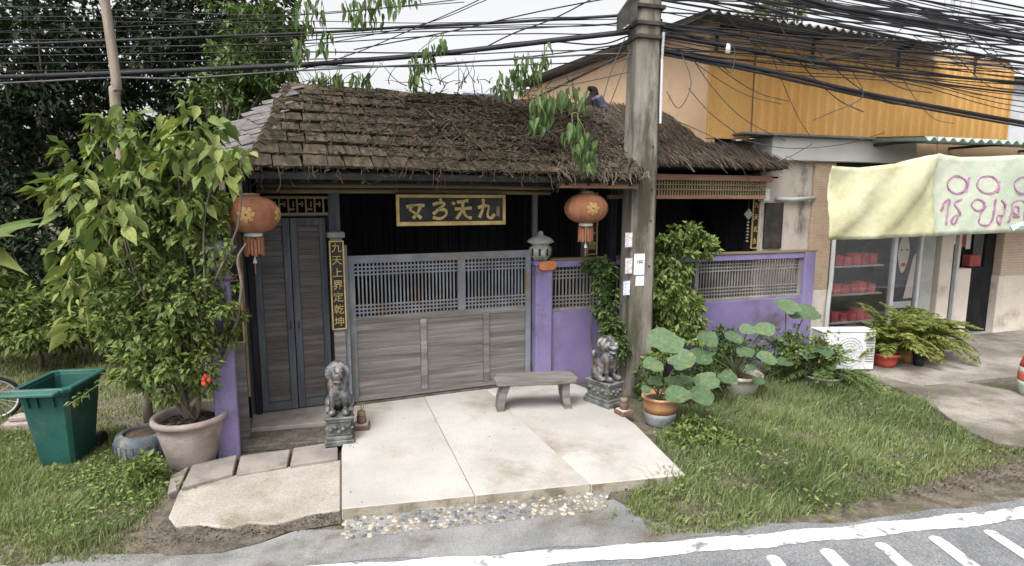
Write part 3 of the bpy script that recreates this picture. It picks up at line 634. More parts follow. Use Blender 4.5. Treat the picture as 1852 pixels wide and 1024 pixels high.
# ---------------------------------------------------------------- thatched pavilion behind the pole
tp = hthing('thatched_pavilion', 'open pavilion with shaggy brown thatched roof behind the utility pole', 'pavilion')
TE = [Vector((2.35, -.50, 2.90)), Vector((6.50, -.42, 3.08)), Vector((6.9, 2.6, 2.95)), Vector((2.9, 3.4, 2.9))]; TR = [Vector((4.2, 1.45, 4.10)), Vector((5.15, 1.45, 4.10))]
TE[0] = Vector((3.30, -.50, 3.06))
mb = MB(); vs = TE + TR + [p + Vector((0, 0, -.09)) for p in TE]
mb.add(vs, [(0, 1, 5, 4), (1, 2, 5), (2, 3, 4, 5), (3, 0, 4), (9, 8, 7, 6) if False else (6, 9, 8, 7), (0, 6, 7, 1), (1, 7, 8, 2), (2, 8, 9, 3), (3, 9, 6, 0)]); tr_ = mb.build('roof', 'straw_base', tp)
def straw_on(quads, n, ln=(.22, .5), wid=.008, lift=.05):
    Vs, T = [], []
    ar = [((q[1] - q[0]).cross(q[3] - q[0])).length for q in quads]; tot = sum(ar)
    for q, a_ in zip(quads, ar):
        m = int(n * a_ / tot); e0, e1, r1, r0 = [np.array(p) for p in q]; s, t = RNG.random((m, 1)), RNG.random((m, 1)) ** .9
        P = (e0 + (e1 - e0) * s) * (1 - t) + (r0 + (r1 - r0) * s) * t
        dwn = unit((e0 + e1) / 2 - (r0 + r1) / 2); nr = unit(np.cross(e1 - e0, r0 - e0)); nr = nr if nr[2] > 0 else -nr; sd_ = unit(np.cross(nr, dwn))
        D = unit(dwn + sd_ * RNG.normal(size=(m, 1)) * .35 + nr * RNG.normal(size=(m, 1)) * .10); L = RNG.uniform(ln[0], ln[1], (m, 1))
        P = P + nr * RNG.uniform(0, lift, (m, 1)); Q = P + D * L + np.array([0, 0, -1]) * L * .12; S = unit(np.cross(D, nr)) * wid * RNG.uniform(.6, 1.4, (m, 1))
        Vs.append(np.stack([P - S, P + S, Q + S * .4, Q - S * .4], 1).reshape(-1, 3)); T.append(RNG.random(m))
    V = np.concatenate(Vs); return V, np.arange(len(V)).reshape(-1, 4), np.concatenate(T)
q1 = [(TE[0], TE[1], TR[1], TR[0]), (TE[1], TE[2], TR[1] + Vector((.02, 0, 0)), TR[1]), (TE[3], TE[0], TR[0], TR[0] - Vector((.02, 0, 0)))]
V, F, T = straw_on(q1, 15000, (.12, .30)); o = link('straw', np_mesh('straw', V, F, 'straw', T), tr_); o['kind'] = 'stuff'
V, F, T = straw_on([(Vector((2.3, -.98, 2.78)), Vector((3.62, -.98, 2.80)), Vector((3.9, .2, 3.45)), Vector((2.9, .2, 3.45)))], 1700, (.08, .2)); V2, F2, T2 = straw_on([(Vector((3.3, .1, 3.4)), Vector((3.98, .1, 3.4)), Vector((4.1, 1.2, 4.0)), Vector((3.6, 1.2, 4.0)))], 1500, (.15, .35))
o = link('straw', np_mesh('straw', np.concatenate([V, V2]), np.concatenate([F, F2 + len(V)]), 'straw', np.concatenate([T, T2])), roof); o['kind'] = 'stuff'
part('front_beam', 'brown_beam', tp, [((3.45, -.28, 2.80), (6.35, -.20, 2.885))]); part('lower_beam', 'brown_beam', tp, [((3.45, -.27, 2.535), (6.25, -.21, 2.59))])
mb = MB()
for i in range(58): u = 3.5 + i * .048; mb.span((u, -.25, 2.59), (u + .022, -.23, 2.80))
for z in (2.66, 2.73): mb.span((3.45, -.262, z), (6.25, -.252, z + .018))
o = mb.build('slat_band', 'bamboo_dark', tp); o['kind'] = 'stuff'
for u in (3.55, 6.30): part('post', 'dark_wood', tp, [((u - .05, -.25 if u < 4 else .05, -.05), (u + .05, -.15 if u < 4 else .15, 2.85))])
part('side_beam', 'dark_wood', tp, [((6.27, .15, 2.60), (6.35, 2.4, 2.78))])
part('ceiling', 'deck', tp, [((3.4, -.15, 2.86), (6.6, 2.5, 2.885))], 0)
ko = thing('knot_ornament', 'pale diamond shaped knot ornament with chain tail hanging in the pavilion', 'ornament', HF.w(6.12, -.06, 2.30), HF.a)
mb = MB(); mb.box((0, 0, 0), (.13, .02, .13), Matrix.Rotation(R(45), 3, 'Y')); mb.build('diamond', 'lattice_grey', ko, bevel=.004)
mb = MB(); mb.tube([(0, 0, .09), (0, 0, .24)], .005, 5); mb.build('cord', 'rubber_grey', ko)
for k in range(7): mb = MB(); mb.lathe([(0, -.022), (.026, 0), (0, .022)], 8, (0, 0, -.125 - k * .05)); mb.build('bead', 'lattice_grey', ko)

# ================================================================ SHOP (axes u, v, z of its front)
sh = sthing('shop_building', 'two storey shop with orange corrugated cladding above a cream ground floor', 'building')
part('side_panel', 'cream_stain', sh, [((-1.0, .0, -.1), (.10, .20, 3.30))], .01)
part('brick_pier', 'brick_tile', sh, [((.03, -.06, 1.02), (.46, .0, 3.14))], .01)
part('pier_plinth', 'cream', sh, [((.03, -.06, -.1), (.46, .0, 1.02))], .01)
part('pier_core', 'cream', sh, [((.10, .0, -.1), (.46, .2, 3.14))], 0)
part('fascia', 'fascia_white', sh, [((-.95, -.16, 3.14), (2.10, .2, 3.50))], .01)
part('fascia_wing', 'peach', sh, [((2.10, -.10, 3.05), (10, .2, 3.55))], .01)
part('lintel', 'shop_dark', sh, [((.46, -.04, 2.95), (2.10, .2, 3.14))], 0)
part('ledge', 'fibre_sheet', sh, [((-1.6, -.30, 3.50), (2.05, .2, 3.535))], .005)
part('brick_panel', 'brick_tile_pale', sh, [((4.74, -.03, 1.08), (10, .2, 3.05))], .01)
part('dado', 'cream', sh, [((4.70, -.04, -.1), (10, .2, 1.08))], .01)
part('interior_wall', 'shop_grey', sh, [((.1, 2.6, -.1), (10, 2.7, 3.4))], 0); part('interior_floor', 'shop_grey', sh, [((.1, .0, -.12), (10, 2.6, -.03))], 0); part('interior_ceiling', 'shop_grey', sh, [((.1, .2, 3.2), (10, 2.6, 3.3))], 0)
part('side_wall', 'cream_stain', sh, [((-1.0, .2, -.1), (-.9, 9, 3.5))], 0)
part('column', 'shop_grey', sh, [((2.66, -.03, -.1), (2.95, .15, 3.05))], .008); part('column', 'cream', sh, [((3.15, .0, -.1), (3.46, .15, 3.05))], .008); part('column', 'cream', sh, [((3.62, -.02, -.1), (3.95, .15, 1.25))], .008)
part('shutter_box', 'aluminium', sh, [((.46, .0, 2.7), (4.7, .15, 2.95))], .008)
for a, b in ((.46, .50), (1.97, 2.04), (2.60, 2.66), (3.56, 3.62)): part('window_frame', 'aluminium', sh, [((a, -.02, -.06), (b, .06, 2.7))])
for a, b in ((.50, 1.97), (2.04, 2.60)):
    mb = MB(); mb.span((a, .015, .0), (b, .023, 2.7)); mb.build('glass_pane', 'glass', sh)
def corr(u0, u1, z0, z1, pitch, amp, v=0.0, trap=True):
    mb = MB(); n = int((u1 - u0) / pitch * (6 if trap else 8)); vs = []
    for i in range(n + 1):
        ph = i / (6 if trap else 8) % 1; h = (amp if ph < .45 else 0) if trap else amp * .5 * (1 + math.cos(2 * math.pi * ph)); u = u0 + (u1 - u0) * i / n
        vs += [(u, v - h, z0), (u, v - h, z1), (u, v + .012 - h, z0), (u, v + .012 - h, z1)]
    fs = []
    for i in range(n): a, b = 4 * i, 4 * i + 4; fs += [(a, b, b + 1, a + 1), (a + 2, a + 3, b + 3, b + 2), (a, a + 2, b + 2, b), (a + 1, b + 1, b + 3, a + 3)]
    return mb.add(vs, fs)
corr(-1.26, 4.42, 3.56, 4.86, .185, .032, -.02).build('cladding', 'orange_sheet', sh)
part('cladding_panel', 'orange_sheet', sh, [((-2.06, -.03, 3.45), (-1.27, .0, 4.80))], .004)
part('upper_wall', 'peach', sh, [((-2.06, .01, 3.535), (4.45, .2, 5.0))], .006)
part('end_cap', 'orange_sheet', sh, [((4.42, -.045, 3.56), (4.47, .2, 4.86))], .004)
mb = MB(); mb.add([(-2.08, 0.0, 3.0), (-2.08, 9, 3.0), (-2.08, 9, 5.62), (-2.08, 0, 5.20), (-1.9, 0.0, 3.0), (-1.9, 9, 3.0), (-1.9, 9, 5.62), (-1.9, 0, 5.20)], [(0, 3, 2, 1), (4, 5, 6, 7), (0, 4, 7, 3), (3, 7, 6, 2), (1, 2, 6, 5)]); mb.build('gable_wall', 'peach', sh)
part('upper_fascia', 'peach', sh, [((-1.9, -.02, 5.0), (4.4, .2, 5.06))], .006)
for u in (-2.0, -.2, 1.6, 3.4): part('bracket', 'steel_dark', sh, [((u, -.30, 4.98), (u + .05, -.03, 5.03)), ((u, -.06, 4.72), (u + .05, -.035, 4.98))])
def corr_roof(name, m, u0, u1, v0, z0, v1, z1, pitch, amp, fall=0):
    n = int((u1 - u0) / pitch * 8); vs, fs = [], []; mb = MB()
    for i in range(n + 1):
        u = u0 + (u1 - u0) * i / n; h = amp * math.cos(2 * math.pi * i / 8); dz = fall * i / n
        for q in (0, -.014): vs += [(u, v0, z0 + h + q + dz), (u, v1, z1 + h + q + dz)]
    for i in range(n): a, b = 4 * i, 4 * i + 4; fs += [(a, b, b + 1, a + 1), (a + 2, a + 3, b + 3, b + 2), (a, a + 2, b + 2, b)]
    mb.add(vs, fs); return mb.build(name, m, sh, True)
corr_roof('roof', 'fibre_sheet', -2.4, 2.45, -.42, 5.13, 8.5, 5.75, .16, .026, -.10)
part('roof_trim', 'steel_dark', sh, [((-2.42, -.44, 5.08), (-2.36, 8.5, 5.11))], 0)
corr_roof('awning', 'green_sheet', .98, 9.0, -1.12, 3.44, -.18, 3.52, .20, .030)
for u in (1.1, 2.9, 4.7, 6.5): part('awning_arm', 'steel_dark', sh, [((u, -1.05, 3.40), (u + .04, .0, 3.445))]); 
mb = MB(); mb.tube([(-.72, -.06, 2.55), (-.4, -.07, 2.53), (.03, -.09, 2.56)], .032, 8); mb.build('conduit', 'white_plastic', sh, True)
mb = MB(); mb.tube(smooth_path([(.485, -.10, 2.7), (.485, -.10, 1.2), (.47, -.10, .95), (.44, -.12, .6), (.44, -.12, -.05)]), .035, 8); mb.build('drain_pipe', 'white_plastic', sh, True)
bx = sthing('meter_box', 'small pale electricity meter on the stained wall beside the pavilion', 'meter')
part('case', 'white_plastic', bx, [((-1.06, -.17, 2.50), (-.94, -.01, 2.70))], .015); mb = MB(); mb.lathe([(.045, 0), (.045, .03), (.0, .035)], 14, (-1.0, -.13, 2.70)); mb.build('dome', 'glass', bx, True)
part('back_board', 'steel_dark', bx, [((-.90, -.05, 1.75), (-.55, -.006, 2.48))])
# things inside the shop
ORD = 'first second third fourth fifth sixth seventh eighth ninth tenth eleventh twelfth thirteenth fourteenth fifteenth sixteenth seventeenth eighteenth nineteenth'.split()
for tens, w_ in (('twentieth', 'twenty'), ('thirtieth', 'thirty'), ('fortieth', 'forty')): ORD += [tens] + [w_ + '-' + o_ for o_ in ORD[:9]]
for k, z in enumerate((.35, .85, 1.35, 1.85)):
    s = sthing('shop_shelf', 'grey shelf of the window display, %s from the floor' % ('first', 'second', 'third', 'fourth')[k], 'shelf', 'shelves behind the shop window')
    part('board', 'shop_grey', s, [((.6, .10, z), (1.9, .45, z + .03))]); part('bracket', 'steel_dark', s, [((.62, .3, z - .08), (.65, .6, z)), ((1.84, .3, z - .08), (1.87, .6, z))])
    for i in range(6):
        b = sthing('display_box', '%s red carton along the %s shelf of the shop window' % (ORD[i], ('lowest', 'second', 'third', 'top')[k]), 'box', 'red cartons in the shop window'); u = .62 + i * .2 + random.uniform(0, .03); h = random.uniform(.12, .2)
        part('carton', 'red_box', b, [((u, .14, z + .03), (u + .15, .34, z + .03 + h))]); part('lid', 'red_box', b, [((u - .004, .136, z + .03 + h), (u + .154, .344, z + .045 + h))])
po = sthing('face_poster', 'tall poster of a dark haired face with red lips in the shop window', 'poster')
part('sheet', 'hair_print', po, [((2.06, .04, .55), (2.58, .05, 2.6))], 0)
def oval(name, m, cx, cz, rx, rz, v, parent, lo=0):
    mb = MB(); n = 20; P = [(cx + rx * math.cos(t) * (1 - lo * max(0, -math.sin(t))), v, cz + rz * math.sin(t)) for t in np.linspace(0, 2 * math.pi, n, endpoint=False)]
    mb.add(P, [tuple(range(n))]); return mb.build(name, m, parent)
oval('printed_face', 'skin_print', 2.26, 1.56, .14, .34, .036, po, .35); oval('printed_lips', 'lip_print', 2.27, 1.37, .06, .035, .033, po)
for s in (-.06, .07): oval('printed_eye', 'hair_print', 2.26 + s, 1.64, .03, .014, .033, po)
mb = MB(); mb.add([(2.34, .034, .75), (2.56, .034, .75), (2.575, .034, 1.6), (2.50, .034, 1.5)], [(0, 1, 2, 3)]); mb.build('printed_sleeve', 'skin_print', po); part('caption_strip', 'white_plastic', po, [((2.08, .028, .58), (2.54, .036, .70))], 0)
pd = sthing('door_panel', 'half open dark entrance door of the shop with red and white notices', 'door')
part('leaf', 'shop_dark', pd, [((4.46, .10, -.03), (4.72, .16, 2.6))]); part('notice', 'lip_print', pd, [((4.02, .32, 1.62), (4.22, .33, 2.3))], 0); part('notice', 'paper_white', pd, [((4.24, .32, 1.58), (4.36, .33, 2.1))], 0); part('notice', 'paper_white', pd, [((3.90, .32, 1.68), (4.0, .33, 2.1))], 0)
part('door_rail', 'shop_dark', pd, [((3.88, .34, -.03), (4.48, .40, 2.6))])
rb = sthing('red_case', 'small red case standing inside the dark shop doorway', 'case'); part('body', 'red_box', rb, [((4.12, .12, 1.25), (4.40, .3, 1.48))], .02); part('table', 'shop_dark', rb, [((4.0, .08, .0), (4.44, .30, 1.245))])
# ---------------------------------------------------------------- hand painted banner under the awning
BV = -1.06
def bpt(px, py): return SF.on(px, py, BV)
ba = sthing('cloth_banner', 'pale yellow and mint cloth banner with hand painted pink lettering', 'banner')
tops = [(1505, 300), (1560, 303), (1620, 296), (1668, 283), (1692, 277), (1740, 284), (1790, 283), (1850, 280), (1920, 283), (2000, 284)]
bots = [(1497, 434), (1560, 433), (1620, 430), (1668, 428), (1692, 427), (1740, 424), (1790, 422), (1850, 420), (1920, 418), (2000, 416)]
def interp(P, t):
    x = t * (len(P) - 1); i = min(int(x), len(P) - 2); f = x - i; return (P[i][0] + (P[i + 1][0] - P[i][0]) * f, P[i][1] + (P[i + 1][1] - P[i][1]) * f)
def cloth_v(s, t):
    d1 = abs(s * 1.6 - (1 - t) * .55 - .12); 
    return BV + .010 * math.sin(s * 61 + t * 9) * math.sin(t * 17 + s * 23) + .006 * math.sin(s * 130 - t * 40) + .035 * math.sin(s * 14 + t * 2.2) * (.4 + .6 * t) + .05 * math.exp(-((s - .40) / .035) ** 2) * -1 + .05 * math.sin(9 * (s * 1.5 + t * .6)) * math.exp(-(s / .45) ** 2) - .05 * math.exp(-((s - .40 + .26 * t) / .05) ** 2) + .05 * math.exp(-((s - .27 + .22 * t) / .05) ** 2) - .03 * math.exp(-((s - .16 + .12 * t) / .04) ** 2)
NU, NV = 90, 16; vs, fs, mi = [], [], []
for i in range(NU + 1):
    for j in range(NV + 1):
        s, t = i / NU, j / NV; a, b = interp(tops, s), interp(bots, s); u0, z0 = bpt(*a); u1, z1 = bpt(*b); vs.append((u0 + (u1 - u0) * t, cloth_v(s, t), z0 + (z1 - z0) * t))
for i in range(NU):
    for j in range(NV): a = i * (NV + 1) + j; fs.append((a, a + 1, a + NV + 2, a + NV + 1)); mi.append(0 if i < NU * .43 else 1)
mb = MB(); mb.add(vs, fs); mb.m = mi; cl = mb.build('cloth', ['banner_yellow', 'banner_mint'], ba, True)
md = cl.modifiers.new('thick', 'SOLIDIFY'); md.thickness = .004; md.offset = 1
def on_cloth(px, py, h):
    for s in (0,): pass
    lo, hi = 0., 1.
    for _ in range(24):
        m = (lo + hi) / 2
        if interp(tops, m)[0] < px: lo = m
        else: hi = m
    a, b = interp(tops, lo), interp(bots, lo); t = (py - a[1]) / (b[1] - a[1]); u0, z0 = bpt(*a); u1, z1 = bpt(*b)
    return Vector((u0 + (u1 - u0) * t, cloth_v(lo, t) - .012 - h, z0 + (z1 - z0) * t))
def ring(cx, cy, rx, ry, a0=20, a1=380): return [(cx + rx * math.cos(R(a)), cy + ry * math.sin(R(a))) for a in np.linspace(a0, a1, 14)]
LT = [[ring(335, 340, 108, 100), [(472, 255), (455, 330), (435, 430)]], [ring(665, 340, 116, 100), [(800, 300), (785, 350), (765, 430)]], [ring(1070, 350, 100, 95), [(1190, 270), (1170, 430)]],
      [[(150, 640), (190, 545), (238, 508), (228, 620), (195, 800)]], [[(375, 505), (300, 555), (322, 620), (352, 695), (290, 700), (258, 760), (290, 800), (328, 715)]],
      [ring(550, 575, 68, 66), [(640, 590), (590, 650), (555, 790), (692, 788), (745, 510)]], [[(808, 515), (852, 580), (842, 690), (780, 700), (768, 760), (797, 796), (824, 706)]],
      [[(900, 776), (938, 650), (958, 545), (1055, 520), (1110, 570), (1095, 780)], ring(990, 640, 40, 48), [(955, 712), (1045, 708)]]]
for g in LT:
    mb = MB()
    for st in g: brush(mb, [(1680 + x / 6.4, 280 + y / 6.4) for x, y in st], 2.8, lambda a, b, h: on_cloth(a, b, h), .004, k=5)
    mb.build('painted_letter', 'banner_ink', ba)
mb = MB(); brush(mb, [(1828, 413), (1842, 406), (1856, 404)], 9, lambda a, b, h: on_cloth(a, b, h), .004); mb.build('painted_patch', 'banner_blue', ba)
for px, py in ((1692, 277), (1850, 280)):
    u, z = bpt(px, py); mb = MB(); mb.tube([(u, BV - .02, z), (u + .01, BV, 3.47)], .006, 5); mb.build('tie', 'rubber_grey', ba)
u, z = bpt(1505, 300); mb = MB(); mb.tube([(u, BV, z), (u - .05, -.4, z + .12), (u, -.17, z + .2)], .005, 5); mb.build('tie', 'rubber_grey', ba)
# house roof of purple tile peeping over the shingles, far buildings, mast
ph = hthing('purple_roof_house', 'house behind with purple tiled ridge peeping over the shingle roof', 'house')
mb = MB(); mb.add([(2.6, 5.0, 4.25), (5.2, 5.0, 4.25), (4.6, 6.4, 4.98), (3.5, 6.4, 4.98), (2.6, 8, 4.2), (5.2, 8, 4.2)], [(0, 1, 2, 3), (3, 2, 5, 4), (0, 3, 4), (1, 5, 2)]); mb.build('roof', 'purple_tile', ph)
part('wall', 'cream', ph, [((2.9, 5.3, 0), (5.0, 7.8, 4.26))], 0); part('ridge', 'purple_tile', ph, [((3.45, 6.32, 4.94), (4.7, 6.48, 5.04))], .03)
orn = hthing('ridge_finial', 'dark carved finial at the right end of the shingle ridge', 'finial')
mb = MB(); mb.tube(smooth_path([(3.86, 1.2, 3.95), (4.0, 1.2, 4.12), (4.02, 1.2, 4.24), (3.92, 1.2, 4.28)]), [.10, .10, .10, .09, .09, .09, .08, .08, .08, .08, .08, .07, .07, .07, .06, .05, .04, .04, .03][:19], 8); mb.build('scroll', 'deck', orn, True)
mb = MB(); mb.box((4.05, 1.1, 4.02), (.12, .3, .26), Matrix.Rotation(R(-32), 3, 'Y')); mb.build('bracket', 'purple_tile', orn, bevel=.02)
fb = thing('far_building', 'pale grey metal clad building at the far right behind the shop', 'building', (22, 24, 0), R(14))
mb = MB(); mb.span((-3, 0, -.1), (14, 9, 7.2)); mb.build('wall', 'grey_sheet', fb); mb = MB(); mb.add([(-3.4, -.4, 7.2), (14, -.4, 7.2), (14, 4.5, 8.6), (-3.4, 4.5, 8.6), (-3.4, 9.4, 7.2), (14, 9.4, 7.2)], [(0, 1, 2, 3), (3, 2, 5, 4), (0, 3, 4)]); mb.build('roof', 'grey_sheet', fb)
ma = thing('radio_mast', 'slender grey lattice mast rising behind the shop roof', 'mast', (dep(1718, 60, 26).x, 26, GZ))
mb = MB()
for sx, sy in ((-.22, -.22), (.22, -.22), (.22, .22), (-.22, .22)): mb.tube([(sx * 1.5, sy * 1.5, 0), (sx * .6, sy * .6, 16)], .035, 5)
mb.build('leg_frame', 'grey_sheet', ma); mb = MB()
for k in range(32):
    z = k * .5; s = .33 - .2 * z / 16; s2 = .33 - .2 * (z + .5) / 16; sg_ = 1 if k % 2 else -1
    mb.tube([(-s * sg_, -s, z), (s2 * sg_, -s2, z + .5)], .02, 4, False); mb.tube([(s, -s * sg_, z), (s2, s2 * sg_, z + .5)], .02, 4, False)
mb.build('bracing', 'grey_sheet', ma)
mb = MB(); mb.tube([(0, 0, 0), (0, 0, 14)], .05, 6); p = dep(1748, 110, 24); tag(mb.build('mast_pole', 'grey_sheet', loc=(p.x, 24, GZ)), 'thin grey pole standing right of the lattice mast', 'pole')

# ================================================================ UTILITY POLE AND CABLES
PX, PY = 1.69, 7.80
up = thing('utility_pole', 'weathered concrete utility pole standing in front of the purple wall', 'pole', (PX, PY, GZ), R(16))
mb = MB(); hw = [(.200, 0), (.197, .4), (.186, 3.0), (.176, 5.5), (.165, 8.5)]; vs, fs = [], []
for r, z in hw:
    c = .045
    for x, y in ((-r + c, -r), (r - c, -r), (r, -r + c), (r, r - c), (r - c, r), (-r + c, r), (-r, r - c), (-r, -r + c)): vs.append((x * .93, y * .93, z))
for i in range(len(hw) - 1):
    for k in range(8): fs.append((i * 8 + k, i * 8 + (k + 1) % 8, (i + 1) * 8 + (k + 1) % 8, (i + 1) * 8 + k))
fs.append(tuple(range(32, 40))); mb.add(vs, fs); mb.build('shaft', 'concrete_pole', up)
for z in (4.62, 4.78, 4.98): mb = MB(); mb.span((-.19, -.20, z), (.19, .20, z + .05)); mb.build('clamp_band', 'steel_dark', up, bevel=.006)
mb = MB(); mb.add([(-.20, -.19, 4.86), (-.45, -.19, 4.66), (-.45, -.19, 4.88), (-.20, -.19, 5.22), (-.20, -.13, 4.86), (-.45, -.13, 4.66), (-.45, -.13, 4.88), (-.20, -.13, 5.22)], [(0, 3, 2, 1), (4, 5, 6, 7), (0, 1, 5, 4), (1, 2, 6, 5), (2, 3, 7, 6), (3, 0, 4, 7)]); mb.build('cable_bracket', 'steel_dark', up)
for z in (1.75, 2.35, 2.75, 3.3): mb = MB(); mb.tube([(.08, -.19, z), (.08, -.178, z)], .012, 6); mb.build('bolt_hole', 'ink', up)
mb = MB(); mb.tube([(.205, -.05, 2.5), (.205, -.05, 4.9)], .022, 6); mb.build('riser_cable', 'rubber', up); mb = MB(); mb.tube([(.20, -.13, 3.6), (.20, -.12, 4.4), (.16, -.21, 4.7)], .018, 6); mb.build('riser_pipe', 'white_plastic', up)
def poster(label, px, py, wpx, hpx, m, txt=None, m2=None):
    # flat sheet pasted on the street face of the pole
    a = R(16); d = .1775; q = Frame(PX, PY, 16); uq, zq = q.on(px, py, -d - .006); p = q.w(uq, -d - .006, zq)
    t = thing('pasted_notice', label, 'notice', p, a); W, Hh = wpx / FPX * 7.6, hpx / FPX * 7.6
    mb = MB(); n = 5
    for i in range(n + 1): x = -W / 2 + W * i / n; mb.v += [(x, -.004 * math.sin(i * 1.7), -Hh / 2), (x, -.004 * math.sin(i * 1.3 + 1), Hh / 2)]
    mb.f = [(2 * i, 2 * i + 2, 2 * i + 3, 2 * i + 1) for i in range(n)]; mb.m = [0] * n
    mb.build('sheet', m, t)
    if txt: link('printed_number', text_mesh(txt, W * .45, 'ink', .0005), t, (0, -.012, Hh * .12), rot=(R(90), 0, 0))
poster('white notice with black number pasted on the utility pole', 1156, 478, 21, 38, 'paper_white', '180')
poster('pale aqua slip pasted under the white notice on the pole', 1157, 508, 17, 18, 'paper_aqua')
poster('pink printed slip pasted highest on the utility pole', 1137, 434, 14, 26, 'paper_tint')
poster('faded pink slip pasted beside the white numbered notice', 1137, 481, 14, 28, 'paper_tint')
poster('blue printed slip pasted lowest on the utility pole', 1133, 521, 13, 26, 'paper_blue')
def cable(label, pts, r, group=None, m='rubber', name='overhead_cable', cat='cable'):
    P = smooth_path([dep(*p) for p in pts], 5); mb = MB(); mb.tube(P, r, 5, False); return tag(mb.build(name, m, smooth=True), label, cat, group)
cable('thickest bundled black cable left of the utility pole', [(-300, 148, 9.6), (120, 136, 9.1), (503, 120, 8.6), (647, 110, 8.4), (781, 99, 8.2), (915, 84, 8.0), (1049, 68, 7.8), (1140, 58, 7.7)], .036)
cable('second thick black cable left of the pole, near the picture top', [(-300, 92, 9.6), (200, 74, 9.0), (480, 63, 8.6), (620, 57, 8.4), (735, 49, 8.2), (870, 43, 8.0), (1100, 30, 7.75), (1140, 26, 7.7)], .020)
cable('pale grey cable running level through the dark trees', [(-300, 162, 7.6), (0, 151, 7.4), (205, 141, 7.3), (330, 142, 7.3), (540, 128, 7.5), (780, 116, 7.6), (1050, 100, 7.65), (1140, 97, 7.7)], .012, m='rubber_grey')
LS = [[(-300, 20, 9), (0, 12, 8.8), (480, 28, 8.4), (700, 14, 8.1), (900, -10, 7.8)], [(-300, 60, 9.2), (0, 57, 9), (480, 39, 8.5), (760, 42, 8.2), (1060, 36, 7.8), (1140, 35, 7.7)], [(-300, 90, 9), (300, 84, 8.7), (500, 78, 8.5), (700, 60, 8.2), (880, 55, 8), (1140, 42, 7.7)],
      [(540, 128, 8.6), (640, 97, 8.4), (730, 60, 8.2), (850, 8, 7.9), (900, -20, 7.8)], [(500, 95, 8.6), (760, 45, 8.2), (880, 0, 7.8)], [(560, 118, 8.6), (760, 120, 8.3), (850, 113, 8.1), (1000, 98, 7.9), (1140, 78, 7.7)], [(-200, 30, 9), (300, 40, 8.7), (620, 20, 8.4), (840, 4, 8)], [(640, 90, 8.4), (800, 60, 8.1), (980, 20, 7.8), (1140, -10, 7.7)], [(860, 95, 8.2), (930, 60, 8), (1010, 30, 7.8), (1140, -40, 7.7)], [(-300, 40, 9), (200, 30, 8.8), (600, 52, 8.4), (1000, 44, 7.9), (1140, 48, 7.7)]]
LS.sort(key=lambda q: np.interp(700, [a[0] for a in q], [a[1] for a in q]) + (500 if q[0][0] > 700 else 0))
for k, q in enumerate(LS): cable('%s thin black cable from the top above the left half of the ridge' % ORD[k] if k < 9 else 'short thin black cable slanting up to the pole above the ridge', q, random.choice((.006, .007, .009)), 'thin cables left of the pole')
for k, (dx, dy, r) in enumerate(((0, 0, .030), (0, 7, .018), (3, 3, .014))):
    cable(('thickest black cable running down to the right below the orange cladding top', 'thinner black cable hugging the thickest cable right of the pole', 'slack black cable twisted round the thickest cable right of the pole')[k], [(1188, 90 + dy, 7.75), (1314, 113 + dy, 8.0), (1433, 138 + dy + dx * 2, 8.3), (1580, 172 + dy, 8.7), (1852, 222 + dy, 9.6), (2100, 262, 10.4)], r)
cable('thick black cable crossing the peach gable to the right of the pole', [(1188, 46, 7.75), (1295, 79, 7.95), (1393, 98, 8.2), (1556, 123, 8.6), (1852, 150, 9.4), (2100, 165, 10)], .022)
cable('thick bundled black cable across the upper right corner', [(1180, -90, 7.8), (1467, 2, 7.9), (1560, 21, 8.1), (1700, 44, 8.5), (1852, 70, 9), (2100, 105, 9.6)], .030)
cable('second thick black cable across the upper right corner', [(1180, -50, 7.8), (1433, 28, 7.9), (1580, 58, 8.2), (1767, 98, 8.7), (1852, 114, 9), (2100, 150, 9.6)], .018)
FAN = []
for k in range(48):
    y0 = random.uniform(-130, 95); y1 = max(y0, 0) * .9 + random.uniform(35, 150); s1 = random.uniform(-6, 14); r = random.choice((.006, .007, .007, .009, .013))
    pts = [(1184, y0, 7.75)] + [(1184 + t * 900, y0 + (y1 - y0) * t + s1 * math.sin(math.pi * t) * 2 + random.uniform(-3, 3), 7.75 + 2.4 * t) for t in (.15, .3, .48, .7, 1)]
    FAN.append((np.interp(1850, [q[0] for q in pts], [q[1] for q in pts]), pts, r * 1.15))
for k, (_, pts, r) in enumerate(sorted(FAN, key=lambda q: q[0])):
    cable('%s thin black cable from the top at the right picture edge' % ORD[k], pts, r, 'thin cables right of the pole')
for k in range(5):                                        # strands lashed along the upper right bundle
    cable('medium black cable lashed to the upper right bundle, %s of five' % ('first', 'second', 'third', 'fourth', 'fifth')[k], [(1180, -92 + k * 5, 7.8), (1467, -4 + k * 4 + random.uniform(-2, 2), 7.9), (1560, 16 + k * 4, 8.1), (1700, 38 + k * 4.5 + random.uniform(-2, 2), 8.5), (1852, 62 + k * 5, 9), (2100, 100 + k * 4, 9.6)], .012)
